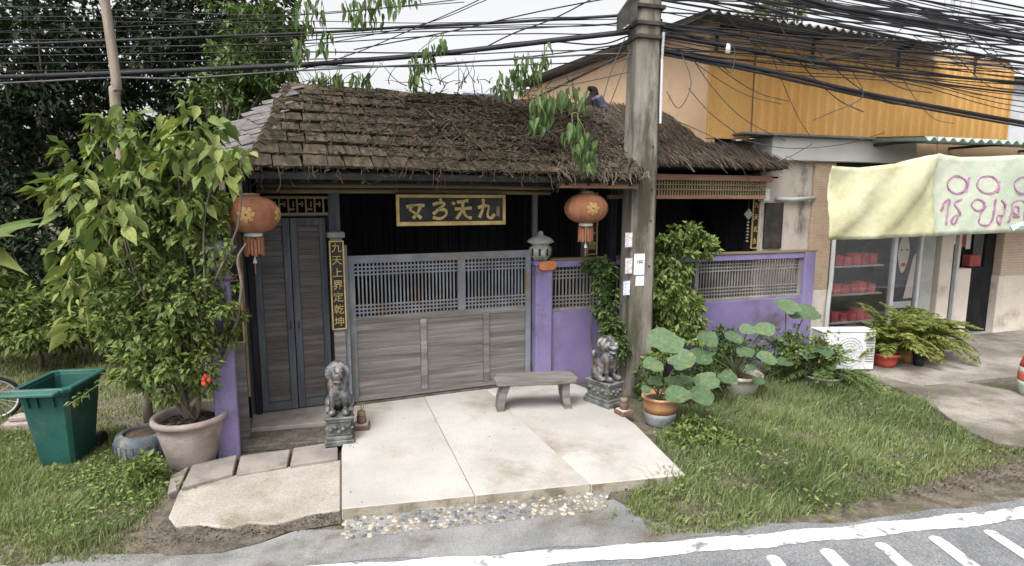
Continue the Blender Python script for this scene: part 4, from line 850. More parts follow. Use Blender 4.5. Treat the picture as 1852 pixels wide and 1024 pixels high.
LP = [[(1230, 90, 7.8), (1250, 150, 7.8), (1228, 196, 7.75), (1205, 165, 7.75)], [(1255, 110, 8), (1290, 160, 8.1), (1345, 215, 8.3), (1420, 255, 8.6)], [(1245, 160, 8), (1285, 205, 8.1), (1330, 240, 8.3)], [(1395, 100, 8.3), (1420, 160, 8.4), (1445, 215, 8.5), (1468, 250, 8.7)], [(1540, 125, 8.6), (1560, 175, 8.6), (1500, 205, 8.5), (1470, 218, 8.5)], [(1330, 250, 8.6), (1420, 268, 8.7), (1520, 262, 8.9), (1600, 240, 9.1)], [(1360, 262, 8.5), (1390, 292, 8.5), (1425, 285, 8.6), (1470, 260, 8.7)], [(1180, 200, 7.7), (1320, 265, 8), (1350, 320, 8.3), (1378, 345, 8.9)],
      [(1130, 70, 7.65), (1105, 130, 7.6), (1085, 200, 7.7)], [(1140, 90, 7.65), (1118, 150, 7.6), (1095, 210, 7.7)], [(990, 150, 8.4), (1060, 128, 8.1), (1140, 105, 7.7)], [(960, 165, 8.4), (1050, 150, 8.1), (1140, 130, 7.7)], [(1400, 30, 8), (1440, 90, 8.2), (1490, 130, 8.4)], [(1660, 20, 8.4), (1600, 75, 8.3), (1480, 110, 8.3)]]
LPL = ['round slack cable loop hanging just right of the pole above the thatch', 'long slack cable falling from the gable corner to the shop ledge', 'short slack cable falling across the peach wall beside the thatch', 'slack cable dropping straight down the middle of the orange cladding', 'hooked slack cable curling back across the orange cladding', 'slack cable sagging along the white fascia of the shop', 'small slack cable loop under the shop ledge beside the thatch', 'slack cable running from the pole to the electricity meter',
       'outer of two slack cables dropping left of the pole to the finial', 'inner of two slack cables dropping left of the pole to the finial', 'upper thin cable along the peach gable left of the pole', 'lower thin cable along the peach gable left of the pole', 'short slack cable crossing the corrugated roof edge', 'slanting slack cable falling left from the upper right bundle']
for lb, q in zip(LPL, LP): cable(lb, q, .006, 'slack loops of cable near the pole', m='rubber_grey')
for k in range(9):                                        # more spans from the pole head, level bundles over the gable
    y0 = 40 + k * 7; cable('%s thin cable of the level set crossing the peach gable' % ORD[k], [(1188, y0, 7.7), (1300, y0 + 16 + k, 7.95), (1430, y0 + 34 + random.uniform(-6, 8), 8.3), (1640, y0 + 62 + random.uniform(-8, 8), 8.8), (1852, y0 + 84 + k * 3, 9.4), (2100, y0 + 112, 10)], random.choice((.007, .009, .012)), 'level cables over the gable')
for k in range(14):                                       # loose lines crossing the bundles
    x0 = 1230 + k * 42; y0 = random.uniform(20, 110); dx = random.uniform(90, 260); y1 = y0 + random.uniform(40, 130); sg_ = random.uniform(8, 40)
    cable('%s loose thin line from the pole crossing the orange cladding' % ORD[k], [(x0, y0, 8.0 + k * .08), (x0 + dx * .3, y0 + (y1 - y0) * .3 + sg_ * .8, 8.2 + k * .08), (x0 + dx * .65, y0 + (y1 - y0) * .65 + sg_, 8.4 + k * .08), (x0 + dx, y1, 8.6 + k * .08)], random.choice((.005, .006, .008)), 'loose lines crossing the cladding', m='rubber_grey')
for k in range(6):
    y0 = 22 + k * 14; cable('%s drooping thin cable from the top just left of the pole' % ORD[k], [(1140, y0, 7.7), (1080, y0 + 10 + random.uniform(-3, 8), 7.9), (960, y0 + 14 + random.uniform(-4, 12), 8.1), (780, y0 + 22 + random.uniform(-8, 10), 8.4), (520, y0 + 30, 8.8), (100, y0 + 36, 9.4), (-300, y0 + 40, 9.8)], random.choice((.006, .008, .010)), 'drooping cables left of the pole')
il = thing('cable_splice', 'small pale splice box hanging on the cables right of the pole', 'splice box', dep(1316, 88, 8.0)); mb = MB(); mb.lathe([(0, -.07), (.035, -.06), (.04, 0), (.035, .04), (.015, .06), (0, .07)], 12); mb.build('case', 'aluminium', il, True); mb = MB(); mb.tube(smooth_path([(.02, 0, .08), (.1, 0, -.05), (.06, 0, -.3), (-.08, 0, -.2)]), .006, 5); mb.build('lead', 'rubber_grey', il)
p = dep(222, 275, 6.5); mb = MB(); P = [(p.x + .02, 6.5, -.12), (p.x, 6.5, 1.6), (p.x - .02, 6.5, 3.0), (p.x - .03, 6.5, 3.65), (p.x, 6.5, 3.8), (p.x - .06, 6.5, 4.9), (p.x - .1, 6.5, 5.6)]; mb.tube(smooth_path(P, 4), [.052] * 13 + [.058, .06, .052] + [.048] * 9, 9)
tag(mb.build('wooden_pole', 'weathered_pole', smooth=True), 'slim pale weathered wooden pole rising from the shrub by the trees', 'pole')

# ================================================================ THINGS ON THE GROUND
def lion(label, loc, rz, sc=1.0):
    t = thing('guardian_lion', label, 'statue', loc, rz)
    P = [((0, .02, .17), (.105, .12, .12), (0, 0, 0)), ((0, -.03, .27), (.098, .085, .13), (.25, 0, 0)), ((0, .09, .10), (.115, .10, .10), (0, 0, 0)), ((0, -.05, .44), (.095, .09, .085), (0, 0, 0)),
         ((0, -.135, .425), (.066, .05, .036), (0, 0, 0)), ((0, -.175, .442), (.028, .02, .018), (0, 0, 0)), ((0, -.12, .365), (.056, .05, .018), (0, 0, 0)), ((0, -.07, .385), (.07, .05, .03), (0, 0, 0)), ((0, .17, .20), (.03, .03, .09), (-.3, 0, 0)), ((0, .18, .29), (.05, .03, .06), (0, 0, 0)), ((0, -.02, .52), (.06, .05, .03), (0, 0, 0)), ((.075, -.155, .045), (.036, .036, .036), (0, 0, 0)), ((0, -.105, .30), (.03, .02, .03), (0, 0, 0))]
    for k in range(15):                                    # curled mane round the face and down the neck
        an = -.75 + k * (math.pi + 1.5) / 14
        P += [((.108 * math.cos(an), -.035, .435 + .098 * math.sin(an)), (.027, .034, .027), (0, 0, 0)), ((.098 * math.cos(an), .03, .42 + .10 * math.sin(an)), (.032, .034, .032), (0, 0, 0))]
    for s in (-1, 1):
        P += [((s * .066, -.085, .20), (.036, .036, .15), (.10, 0, 0)), ((s * .070, -.125, .045), (.042, .058, .036), (0, 0, 0)), ((s * .105, .05, .09), (.05, .09, .08), (0, 0, 0)), ((s * .11, -.02, .035), (.042, .062, .034), (0, 0, 0)), ((s * .042, -.135, .478), (.026, .02, .016), (0, 0, 0)), ((s * .035, -.145, .458), (.015, .012, .013), (0, 0, 0)), ((s * .07, -.06, .31), (.045, .045, .05), (0, 0, 0)), ((s * .112, -.02, .475), (.014, .022, .028), (0, s * .8, 0))]
    me = blob(P, .0095, 3); me.materials.append(MATS['silver_stone']); link('lion', me, t, (0, 0, .30), scale=(.98, 1.05, 1.02))
    mb = MB(); mb.box((0, .01, .03), (.30, .44, .06)); mb.box((0, .01, .08), (.27, .41, .04)); mb.box((0, .01, .175), (.235, .37, .15)); mb.box((0, .01, .265), (.26, .40, .03)); mb.box((0, .01, .2925), (.28, .42, .025)); pd_ = mb.build('pedestal', 'pedestal', t, bevel=.008)
    for k, (x, y, q) in enumerate(((0, -.177, 0), (.12, .01, 1), (-.12, .01, 1))):
        mb = MB()
        for i in range(5): a = -.08 + i * .04; c = (a, y, .175 + .03 * math.sin(i * 2.1)) if q == 0 else (x, a * 1.8, .175 + .03 * math.sin(i * 2.1)); mb.lathe([(0, -.022), (.024, -.01), (.024, .01), (0, .022)], 8, c)
        mb.build('carving', 'pedestal', pd_, True)
    t.scale = (sc,) * 3
p = at(609, 800, 0); lion('silver painted guardian lion statue in front of the gate post', (p.x, p.y + .14, -.02), R(14), 1.0)
p = at(1098, 738, 0); lion('silver guardian lion statue at the foot of the utility pole', (p.x, p.y + .20, -.005), R(38), 1.0)
def incense(label, p, rz, lid):
    t = thing('incense_pot', label, 'incense pot', p, rz)
    mb = MB(); mb.box((0, 0, .025), (.17, .17, .05)); mb.build('brick_base', 'brick_dark', t, bevel=.006); mb = MB(); mb.box((0, 0, .056), (.14, .14, .012)); mb.build('tray', 'basin', t, bevel=.003)
    mb = MB(); mb.lathe([(.045, .062), (.052, .075), (.052, .13), (.048, .14)], 16); mb.build('pot', 'brick_dark', t, True); mb = MB(); mb.lathe([(.046, .141), (.045, .19), (.03, .20), (0, .20)], 14); mb.build('ash', lid, t, True)
    mb = MB()
    for k in range(5): mb.tube([(random.uniform(-.02, .02), random.uniform(-.02, .02), .19), (random.uniform(-.04, .04), random.uniform(-.03, .03), .30)], .002, 4)
    mb.build('incense_sticks', 'bamboo_dark', t)
p = at(652, 778, 0); incense('small clay incense pot on a brick beside the lion at the gate post', (p.x, p.y + .06, .0), R(10), 'bamboo_dark')
p = at(1130, 752, 0); incense('small clay incense pot on a brick beside the lion at the utility pole', (p.x, p.y + .06, .0), R(25), 'bamboo_dark')
# bench: a thick waney-edged slab on two curved plank legs
bp = at(966, 742, 0); bt = thing('wooden_bench', 'low rustic grey wooden bench on the concrete drive before the gate', 'bench', (bp.x + .02, bp.y + .12, 0), R(7))
outl = [(-.53, -.12), (-.50, -.16), (-.36, -.15), (-.20, -.175), (0, -.16), (.2, -.17), (.38, -.15), (.52, -.14), (.55, -.08), (.53, .06), (.50, .13), (.3, .17), (.1, .16), (-.15, .175), (-.38, .165), (-.50, .14), (-.55, .03)]
mb = MB(); mb.prism([(x * .93, y * 1.12) for x, y in outl], .325, .39); mb.build('seat', 'bench_wood', bt, bevel=.012)
for x, tl in ((-.36, -.06), (.36, .05)):
    mb = MB(); st = [(x + tl * f - .03 * math.sin(f * 2.5), .33 * (1 - f) + .0 * f) for f in np.linspace(0, 1, 6)]
    vs = []; 
    for xx, z in st: vs += [(xx - .045, -.13, z), (xx + .045, -.13, z), (xx + .045, .13, z), (xx - .045, .13, z)]
    mb.add(vs, [(4 * i + k, 4 * i + (k + 1) % 4, 4 * i + 4 + (k + 1) % 4, 4 * i + 4 + k)[::-1] for i in range(5) for k in range(4)] + [(0, 1, 2, 3)[::-1], (20, 21, 22, 23)]); mb.build('leg', 'bench_wood', bt, bevel=.006)
mb = MB(); mb.span((-.34, -.03, .285), (.34, .03, .325)); mb.build('stretcher', 'bench_wood', bt, bevel=.005)
# wheeled bin without lid, open at the top
wb = thing('wheelie_bin', 'open green plastic wheelie bin standing in the grass', 'bin', (-4.52, 5.62, GZ - .01), R(9))
def loop(hx, hy, z, c, yo=0): return [(x, y + yo, z) for x, y in ((-hx + c, -hy), (hx - c, -hy), (hx, -hy + c), (hx, hy - c), (hx - c, hy), (-hx + c, hy), (-hx, hy - c), (-hx, -hy + c))]
def loft(mb, loops, close=(True, False)):
    b = len(mb.v); n = 8; mb.v += [p for l in loops for p in l]
    for i in range(len(loops) - 1):
        for k in range(n): mb.f.append((b + i * n + k, b + i * n + (k + 1) % n, b + (i + 1) * n + (k + 1) % n, b + (i + 1) * n + k)); mb.m.append(0)
    if close[0]: mb.f.append(tuple(b + k for k in range(n))[::-1]); mb.m.append(0)
    return mb
mb = MB(); loft(mb, [loop(.155, .20, .03, .03), loop(.158, .205, .05, .03), loop(.215, .31, .76, .04), loop(.225, .32, .765, .04), loop(.225, .32, .82, .04), loop(.205, .30, .82, .04), loop(.15, .195, .06, .03)]); mb.f.append(tuple(48 + k for k in range(8))); mb.m.append(0); mb.build('body', 'bin_green', wb, bevel=.004)
mb = MB(); loft(mb, [loop(.226, .321, .80, .04), loop(.262, .36, .805, .05), loop(.266, .365, .84, .05), loop(.25, .35, .855, .05), loop(.212, .308, .85, .04), loop(.208, .303, .81, .04)], (False, False)); mb.build('rim', 'bin_green', wb, bevel=.004)
mb = MB(); mb.add([(-.26, -.36, .805), (.20, -.36, .805), (.16, -.42, .79), (-.33, -.43, .80), (-.26, -.36, .85), (.20, -.36, .85), (.16, -.42, .825), (-.33, -.43, .83)], [(3, 2, 1, 0), (4, 5, 6, 7), (0, 1, 5, 4), (1, 2, 6, 5), (2, 3, 7, 6), (3, 0, 4, 7)]); mb.build('lifting_lip', 'bin_green', wb, bevel=.008)
for x in (-.12, -.04, .10): mb = MB(); mb.box((x, -.315, .72), (.014, .03, .12), Matrix.Rotation(R(8), 3, 'X')); mb.build('rib', 'bin_green', wb, bevel=.003)
for y in (-.15, 0, .15): mb = MB(); mb.box((.225, y, .745), (.03, .014, .10), Matrix.Rotation(R(-4), 3, 'Y')); mb.build('rib', 'bin_green', wb, bevel=.003)
for s in (-1, 1):
    wv = MB(); n = 16; wv.tube([(s * .155, .26, .095), (s * .205, .26, .095)], .09, n); o = wv.build('wheel', 'rubber', wb, bevel=.008)
# big clay pot and tyre planter
pp = at(322, 858, GZ); POT = Vector((pp.x + .02, pp.y + .24, GZ))
bpz = thing('clay_pot', 'large grey brown clay pot holding the tall leafy shrub', 'pot', POT)
mb = MB(); mb.lathe([(.19, 0), (.205, .02), (.255, .2), (.295, .38), (.305, .45), (.33, .455), (.345, .48), (.34, .515), (.315, .52), (.285, .50), (.275, .45), (.26, .40)], 32); mb.build('body', 'clay_grey', bpz, True); mb = MB(); mb.lathe([(.0, .455), (.15, .46), (.276, .44)], 24, wob=.03); mb.build('soil', 'soil', bpz, True)
V, F, T = leaves(np.c_[RNG.uniform(-.2, .2, 70), RNG.uniform(-.2, .2, 70), np.full(70, .465)], np.c_[RNG.normal(size=(70, 2)), np.full(70, .15)], .09, .04); o = link('leaf_litter', np_mesh('leaf_litter', V, F, 'twig', T), bpz); o['kind'] = 'stuff'
ty = at(240, 836, GZ); tz = thing('tyre_planter', 'old tyre planter filled with soil between bin and clay pot', 'planter', (ty.x, ty.y + .22, GZ), R(0))
mb = MB(); mb.lathe([(.19, .0), (.25, .015), (.275, .06), (.275, .17), (.255, .225), (.20, .25), (.185, .235), (.20, .18)], 28); mb.build('tyre', 'tyre', tz, True)
for k in range(26): th = k * 2 * math.pi / 26; mb = MB(); mb.box((.274 * math.cos(th), .274 * math.sin(th), .11), (.014, .03, .11), Matrix.Rotation(th, 3, 'Z')); mb.build('tread', 'tyre', tz)
mb = MB(); mb.lathe([(0, .225), (.1, .23), (.20, .21)], 20, wob=.04); mb.build('soil', 'soil', tz, True)
# bicycle wheel and planks lying at the left edge
bc = at(-20, 765, GZ); wt = thing('bicycle_wheel', 'spoked wheel leaning in the grass at the left edge', 'wheel', (bc.x - .02, bc.y + .1, GZ + .26), R(-62)); wt.rotation_euler = (R(8), 0, R(30))
mb = MB(); P = [(.27 * math.cos(t), 0, .27 * math.sin(t)) for t in np.linspace(0, 2 * math.pi, 37)]; mb.tube(P, .022, 7, False); mb.build('tyre', 'rubber', wt, True); mb = MB(); mb.tube([(p[0] * .915, 0, p[2] * .915) for p in P], .013, 6, False); mb.build('rim', 'aluminium', wt, True)
mb = MB()
for k in range(18): t = k * 2 * math.pi / 18; mb.tube([(.02 * math.cos(t + .5), .0, .02 * math.sin(t + .5)), (.245 * math.cos(t), 0, .245 * math.sin(t))], .0018, 3, False)
mb.tube([(0, -.04, 0), (0, .04, 0)], .02, 8); mb.build('spokes', 'aluminium', wt)
cb = at(38, 780, GZ); ct = thing('concrete_offcut', 'broken grey concrete block lying in grass behind the bin', 'block', (cb.x - .02, cb.y + .12, GZ), R(24))
mb = MB(); mb.prism([(-.22, -.12), (.1, -.15), (.2, -.02), (.14, .12), (-.18, .13)], -.03, .10); mb.prism([(-.16, -.06), (.06, -.1), (.12, .05), (-.1, .09)], .10, .16); mb.build('block', 'clay_grey', ct, bevel=.015)
# pots on the right: glazed jar, basin, bowl, red pots, air conditioner
jp = at(1200, 778, GZ); jar = thing('glazed_jar', 'orange and grey glazed water jar holding the lotus plant', 'jar', (jp.x, jp.y + .18, GZ), 0)
mb = MB(); mb.lathe([(.14, 0), (.165, .03), (.185, .12), (.19, .17)], 26); mb.build('base', 'glaze_grey', jar, True); mb = MB(); mb.lathe([(.19, .17), (.20, .24), (.198, .31), (.215, .325), (.225, .345), (.215, .36), (.19, .355), (.18, .30)], 26, wob=.012); mb.build('body', 'glaze_orange', jar, True); mb = MB(); mb.lathe([(0, .315), (.186, .312)], 22); mb.build('water', 'soil', jar)
ko_ = at(1345, 722, GZ); ba_ = thing('concrete_basin', 'pale round concrete basin standing in the long grass', 'basin', (ko_.x, ko_.y + .26, GZ), 0)
mb = MB(); mb.lathe([(.20, 0), (.24, .03), (.29, .18), (.31, .24), (.335, .25), (.34, .28), (.32, .295), (.295, .285), (.28, .24), (.25, .20)], 28, wob=.01); mb.build('body', 'basin', ba_, True); mb = MB(); mb.lathe([(0, .225), (.27, .222)], 22); mb.build('soil', 'soil', ba_)
kp = at(1500, 702, GZ); bo = thing('planter_bowl', 'low weathered bowl under the fern in front of the air conditioner', 'planter', (kp.x, kp.y + .2, GZ), 0)
mb = MB(); mb.lathe([(.17, 0), (.22, .04), (.25, .11), (.268, .12), (.262, .14), (.235, .13), (.22, .10)], 26); mb.build('body', 'basin', bo, True); mb = MB(); mb.lathe([(0, .115), (.225, .11)], 20); mb.build('soil', 'soil', bo)
ac = thing('air_conditioner', 'white air conditioner outdoor unit standing on the ground by ferns', 'air conditioner', (5.06, 8.50, GZ), R(3))
part('case', 'white_plastic', ac, [((-.42, 0, .07), (.42, .30, .66))], .02); part('top_cover', 'white_plastic', ac, [((-.43, -.008, .66), (.43, .308, .68))], .006)
for x in (-.3, .26): part('foot', 'steel_dark', ac, [((x, -.03, .0), (x + .07, .33, .07))])
mb = MB()
for k in range(5): r = .05 + k * .042; mb.tube([(.0 + r * math.cos(t), -.012, .37 + r * math.sin(t)) for t in np.linspace(0, 2 * math.pi, 29)], .005, 4, False)
for k in range(12): t = k * math.pi / 6; mb.tube([(.0 + .04 * math.cos(t), -.012, .37 + .04 * math.sin(t)), (.0 + .225 * math.cos(t), -.012, .37 + .225 * math.sin(t))], .004, 4, False)
mb.build('fan_grille', 'white_plastic', ac); mb = MB(); mb.tube([(.0, -.001, .37), (.0, -.004, .37)], .22, 28); mb.build('fan_opening', 'aluminium', ac)
mb = MB()
for k in range(9): mb.span((.27, -.006, .20 + k * .04), (.39, .0, .212 + k * .04))
mb.build('side_louvre', 'lattice_grey', ac)
jp = at(1880, 735, GZ); jr = thing('striped_jar', 'rusty red and green banded barrel cut off by the right picture edge', 'barrel', (jp.x + .22, jp.y + .25, GZ + .05), 0)
for z0, z1, m, nm in ((0, .2, 'green_sheet', 'lower_band'), (.2, .32, 'red_pot', 'middle_band'), (.32, .38, 'white_plastic', 'white_band'), (.38, .62, 'red_pot', 'upper_band')):
    mb = MB(); rr = lambda z: .25 - .10 * ((z - .25) / .4) ** 2; mb.lathe([(rr(z), z) for z in np.linspace(z0, z1, 5)], 24); mb.build(nm, m, jr, True)

# ================================================================ VEGETATION
def in_ell(ells, n, clump=0, seed_shell=.5):
    """n points in pixel-surveyed ellipses (px, py, rx, ry, Y, dy): positions in the world, clumped when clump > 0, with outward directions"""
    wts = np.array([e[2] * e[3] for e in ells], float); wts /= wts.sum(); P, D = [], []
    for e, wt in zip(ells, wts):
        m = max(1, int(n * wt)); c = np.array(dep(e[0], e[1], e[4])); k = e[4] / FPX; rad = np.array([e[2] * k, e[5], e[3] * k])
        if clump:
            nc = max(3, int(m / clump)); q = unit(RNG.normal(size=(nc, 3))) * RNG.random((nc, 1)) ** .4; cr = RNG.uniform(.10, .26, (nc, 1)); ix = RNG.integers(0, nc, m)
            u = q[ix] + unit(RNG.normal(size=(m, 3))) * RNG.random((m, 1)) ** .5 * cr[ix]
        else: u = unit(RNG.normal(size=(m, 3))) * RNG.random((m, 1)) ** seed_shell
        P.append(c + u * rad); D.append(u * np.array([1, 1, .5]))
    return np.concatenate(P), np.concatenate(D)
def foliage(parent, ells, n, L, W, m, name='crown', clump=24, drop=.25, tint=None):
    P, D = in_ell(ells, n, clump); D = unit(unit(D) * .7 + RNG.normal(size=D.shape) * .6 - np.array([0, 0, drop])); k = len(P); s = RNG.uniform(.7, 1.3, k)
    V, F, T = leaves(P, D, L * s, W * s); return link(name, np_mesh(name, V, F, m, T), parent)
def branches(parent, base, tips, r0, m='bark', name='trunk', wob=.12, n=7):
    mb = MB(); base = Vector(base)
    for t in tips:
        t = Vector(t); d = t - base; mid = [base + d * f + Vector((random.uniform(-1, 1) * wob, random.uniform(-1, 1) * wob, d.length * .10 * math.sin(f * math.pi))) for f in (.3, .65)]
        P = smooth_path([base] + mid + [t], 4); mb.tube(P, [r0 * (1 - .8 * i / (len(P) - 1)) for i in range(len(P))], n)
    return mb.build(name, m, parent, True)
def tree(label, ells, n, L=.20, W=.10, m='leaf_dark', base=None, r0=.16, name='tree', group='dark trees behind the grass', cat='tree', clump=30):
    b = base or (dep(ells[0][0], 400, ells[0][4]).x, ells[0][4], GZ); t = thing(name, label, cat, b, 0, group); inv = Vector(b)
    c = foliage(t, ells, n, L, W, m, clump=clump); c.location = -inv
    tips = [dep(e[0] + random.uniform(-.4, .4) * e[2], e[1] - e[3] * random.uniform(-.2, .5), e[4]) - inv for e in ells for _ in range(3)]
    fork = Vector((0, 0, min(tp.z for tp in tips) * .5)); mb = MB()
    mb.tube([(0, 0, -.1), (0.05, 0, fork.z * .5), fork], [r0, r0 * .85, r0 * .7], 8)
    for tp in tips:
        d = tp - fork; P = smooth_path([fork, fork + d * .4 + Vector((random.uniform(-.3, .3), random.uniform(-.3, .3), .2)), tp], 4); mb.tube(P, [r0 * .6 * (1 - .85 * i / (len(P) - 1)) for i in range(len(P))], 6)
    mb.build('trunk', 'bark', t, True); return t
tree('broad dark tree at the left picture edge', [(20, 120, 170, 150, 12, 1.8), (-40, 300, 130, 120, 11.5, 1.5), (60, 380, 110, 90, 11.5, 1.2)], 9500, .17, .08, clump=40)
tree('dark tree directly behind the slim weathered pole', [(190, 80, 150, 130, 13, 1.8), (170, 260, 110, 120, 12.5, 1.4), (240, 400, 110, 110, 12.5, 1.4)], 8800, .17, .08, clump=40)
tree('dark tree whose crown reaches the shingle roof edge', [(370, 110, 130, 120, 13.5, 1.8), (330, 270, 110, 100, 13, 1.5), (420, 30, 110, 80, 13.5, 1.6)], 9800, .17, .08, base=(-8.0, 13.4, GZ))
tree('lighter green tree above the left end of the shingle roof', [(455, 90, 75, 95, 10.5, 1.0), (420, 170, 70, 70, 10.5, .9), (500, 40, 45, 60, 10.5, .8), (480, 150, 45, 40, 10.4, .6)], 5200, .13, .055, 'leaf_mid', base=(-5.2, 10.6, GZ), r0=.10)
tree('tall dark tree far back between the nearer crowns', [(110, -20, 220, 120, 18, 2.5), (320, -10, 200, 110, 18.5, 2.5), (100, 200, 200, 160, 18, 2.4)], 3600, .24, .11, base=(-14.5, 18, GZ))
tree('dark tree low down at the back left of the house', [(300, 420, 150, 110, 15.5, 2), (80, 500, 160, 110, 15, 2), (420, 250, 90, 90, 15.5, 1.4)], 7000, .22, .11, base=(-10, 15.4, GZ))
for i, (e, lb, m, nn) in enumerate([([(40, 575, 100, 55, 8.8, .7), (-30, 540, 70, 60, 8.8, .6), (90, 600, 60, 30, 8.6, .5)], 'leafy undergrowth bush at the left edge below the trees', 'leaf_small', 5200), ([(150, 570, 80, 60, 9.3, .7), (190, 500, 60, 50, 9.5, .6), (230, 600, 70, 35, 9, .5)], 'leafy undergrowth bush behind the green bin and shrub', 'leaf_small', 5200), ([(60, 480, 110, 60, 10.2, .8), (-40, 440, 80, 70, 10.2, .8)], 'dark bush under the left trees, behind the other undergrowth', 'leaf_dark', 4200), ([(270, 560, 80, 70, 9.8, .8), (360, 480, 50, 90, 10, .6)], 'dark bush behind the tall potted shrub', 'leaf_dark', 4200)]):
    tree(lb, e, nn, .13, .05, m, r0=.04, name='bush', cat='bush', group='bushes below the trees', clump=18)
tree('yellowish feathery tree top above the corrugated shop roof', [(1400, 8, 55, 30, 17, .9), (1440, -20, 60, 40, 17, 1)], 1800, .22, .045, 'leaf_lime', base=(8.2, 17.4, GZ), r0=.12, name='tree', group=None)
# single large leaves, built once and placed one by one
def big_leaf(name, m, wid=.5, cup=.10, droop=.25, heart=.12, n=6):
    mb = MB(); vs = []
    for i in range(n + 1):
        t = i / n; h = wid * .5 * math.sin(math.pi * min(1, (t + .06)) ** .72) if i < n else 0
        h = max(h, .001); y = t - (heart * (1 if t < .1 else 0)); z = -droop * t * t
        vs += [(-h, y, z + cup * h * 2), (-h * .5, y + (heart * .3 if t < .1 else 0), z + cup * h * .5), (0, t, z), (h * .5, y + (heart * .3 if t < .1 else 0), z + cup * h * .5), (h, y, z + cup * h * 2)]
    mb.add(vs, [(5 * i + k, 5 * i + k + 1, 5 * i + 6 + k, 5 * i + 5 + k) for i in range(n) for k in range(4)]); return mb.mesh(name, m, True)
BL_ = [big_leaf('leaf', 'leaf_big', random.uniform(.42, .55), random.uniform(.05, .2), random.uniform(.1, .45)) for _ in range(5)]
VL_ = [big_leaf('leaf', 'leaf_vine', random.uniform(.30, .42), random.uniform(.05, .25), random.uniform(.05, .3), 0) for _ in range(5)]
def put_leaf(me, parent, p, d, s, roll=0):
    d = Vector(d).normalized(); q = d.to_track_quat('Y', 'Z'); o = link('leaf', me, parent, p); o.rotation_mode = 'QUATERNION'; from mathutils import Quaternion
    o.rotation_quaternion = q @ Quaternion((0, 1, 0), roll); o.scale = (s, s, s); return o
# the tall shrub in the clay pot
base = POT + Vector((0, 0, .45))
ps = thing('potted_shrub', 'tall leafy shrub with broad light green upper leaves in the clay pot', 'shrub', base); inv = Vector(base)
CL = [(215, 238, 50, 16), (290, 262, 55, 18), (345, 240, 50, 20), (150, 320, 50, 20), (120, 352, 40, 14), (235, 320, 60, 24), (320, 320, 55, 18), (395, 290, 45, 18), (435, 285, 28, 9), (140, 455, 45, 18), (215, 400, 60, 20), (290, 395, 60, 16), (125, 510, 30, 8), (145, 585, 40, 12), (360, 360, 40, 12), (190, 500, 45, 12)]
tips = []
for cx, cy, r, k in CL:
    Y = 5.35 + random.uniform(-.25, .35) - (cx - 250) * -.0006; tip = dep(cx, cy - r * .3, Y) - inv; tips.append(tip)
    for _ in range(int(k * 1.2)):
        a, rr = random.random() * 6.3, r * random.random() ** .6; p = dep(cx + rr * math.cos(a), cy + rr * math.sin(a), Y + random.uniform(-.22, .22)) - inv
        out = Vector((math.cos(a), random.uniform(-1.0, .5), -.35 - random.random() * .9)); put_leaf(random.choice(BL_), ps, p, out, random.choice((random.uniform(.09, .16), random.uniform(.14, .235))), random.uniform(-1, 1))
branches(ps, (0, 0, -.05), tips[::2], .022, 'bark', 'stem', .12, 6); branches(ps, (.05, .03, -.05), tips[1::3], .016, 'bark', 'stem', .15, 6)
foliage(ps, [(265, 470, 85, 75, 5.5, .35), (310, 560, 100, 80, 5.4, .4), (330, 655, 85, 70, 5.4, .35), (385, 430, 45, 75, 5.6, .2), (225, 560, 60, 65, 5.4, .3), (395, 560, 40, 80, 5.55, .22), (270, 650, 65, 55, 5.3, .3), (330, 380, 70, 60, 5.6, .3), (230, 370, 80, 80, 5.6, .25), (170, 450, 50, 60, 5.55, .2)], 13500, .066, .036, 'leaf_small', 'foliage', 20).location = -inv
foliage(ps, [(c[0], c[1], c[2] * 1.1, c[2] * 1.1, 5.55, .25) for c in CL], 900, .15, .085, 'leaf_lime', 'inner_foliage', 8, .6).location = -inv
mb = MB(); P = [dep(395, 668, 5.6), dep(425, 590, 5.55), dep(437, 520, 5.5), dep(430, 470, 5.5), dep(445, 440, 5.5)]; mb.tube([p - inv for p in smooth_path([dep(345, 735, 5.35)] + P, 5)], [.024 - .0006 * i for i in range(26)], 7); mb.build('vine_stem', 'bark', ps, True)
mb = MB()
for k in range(5): q = dep(372 + random.uniform(-7, 7), 688 + random.uniform(-14, 14), 5.2) - inv; mb.lathe([(0, -.02), (.018, 0), (.012, .02), (0, .03)], 7, q)
mb.build('red_blossom', 'flower_red', ps, True)
sp_ = dep(205, 560, 5.2)
# trailing sprig in front of the bin
t = thing('trailing_sprig', 'thin sprig with yellow green leaves reaching across the green bin', 'sprig', dep(190, 700, 5.0))
P = smooth_path([dep(230, 690, 5.05), dep(190, 690, 4.98), dep(150, 715, 4.95), dep(120, 735, 4.95)], 5); mb = MB(); mb.tube([p - t.location for p in P], .004, 5); mb.build('stem', 'stem', t)
A = np.array([p - t.location for p in P]); ix = RNG.integers(0, len(A), 46); V, F, T = leaves(A[ix] + RNG.normal(size=(46, 3)) * .015, RNG.normal(size=(46, 3)) - np.array([.3, 0, .2]), .055, .025); link('foliage', np_mesh('foliage', V, F, 'leaf_lime', T), t)
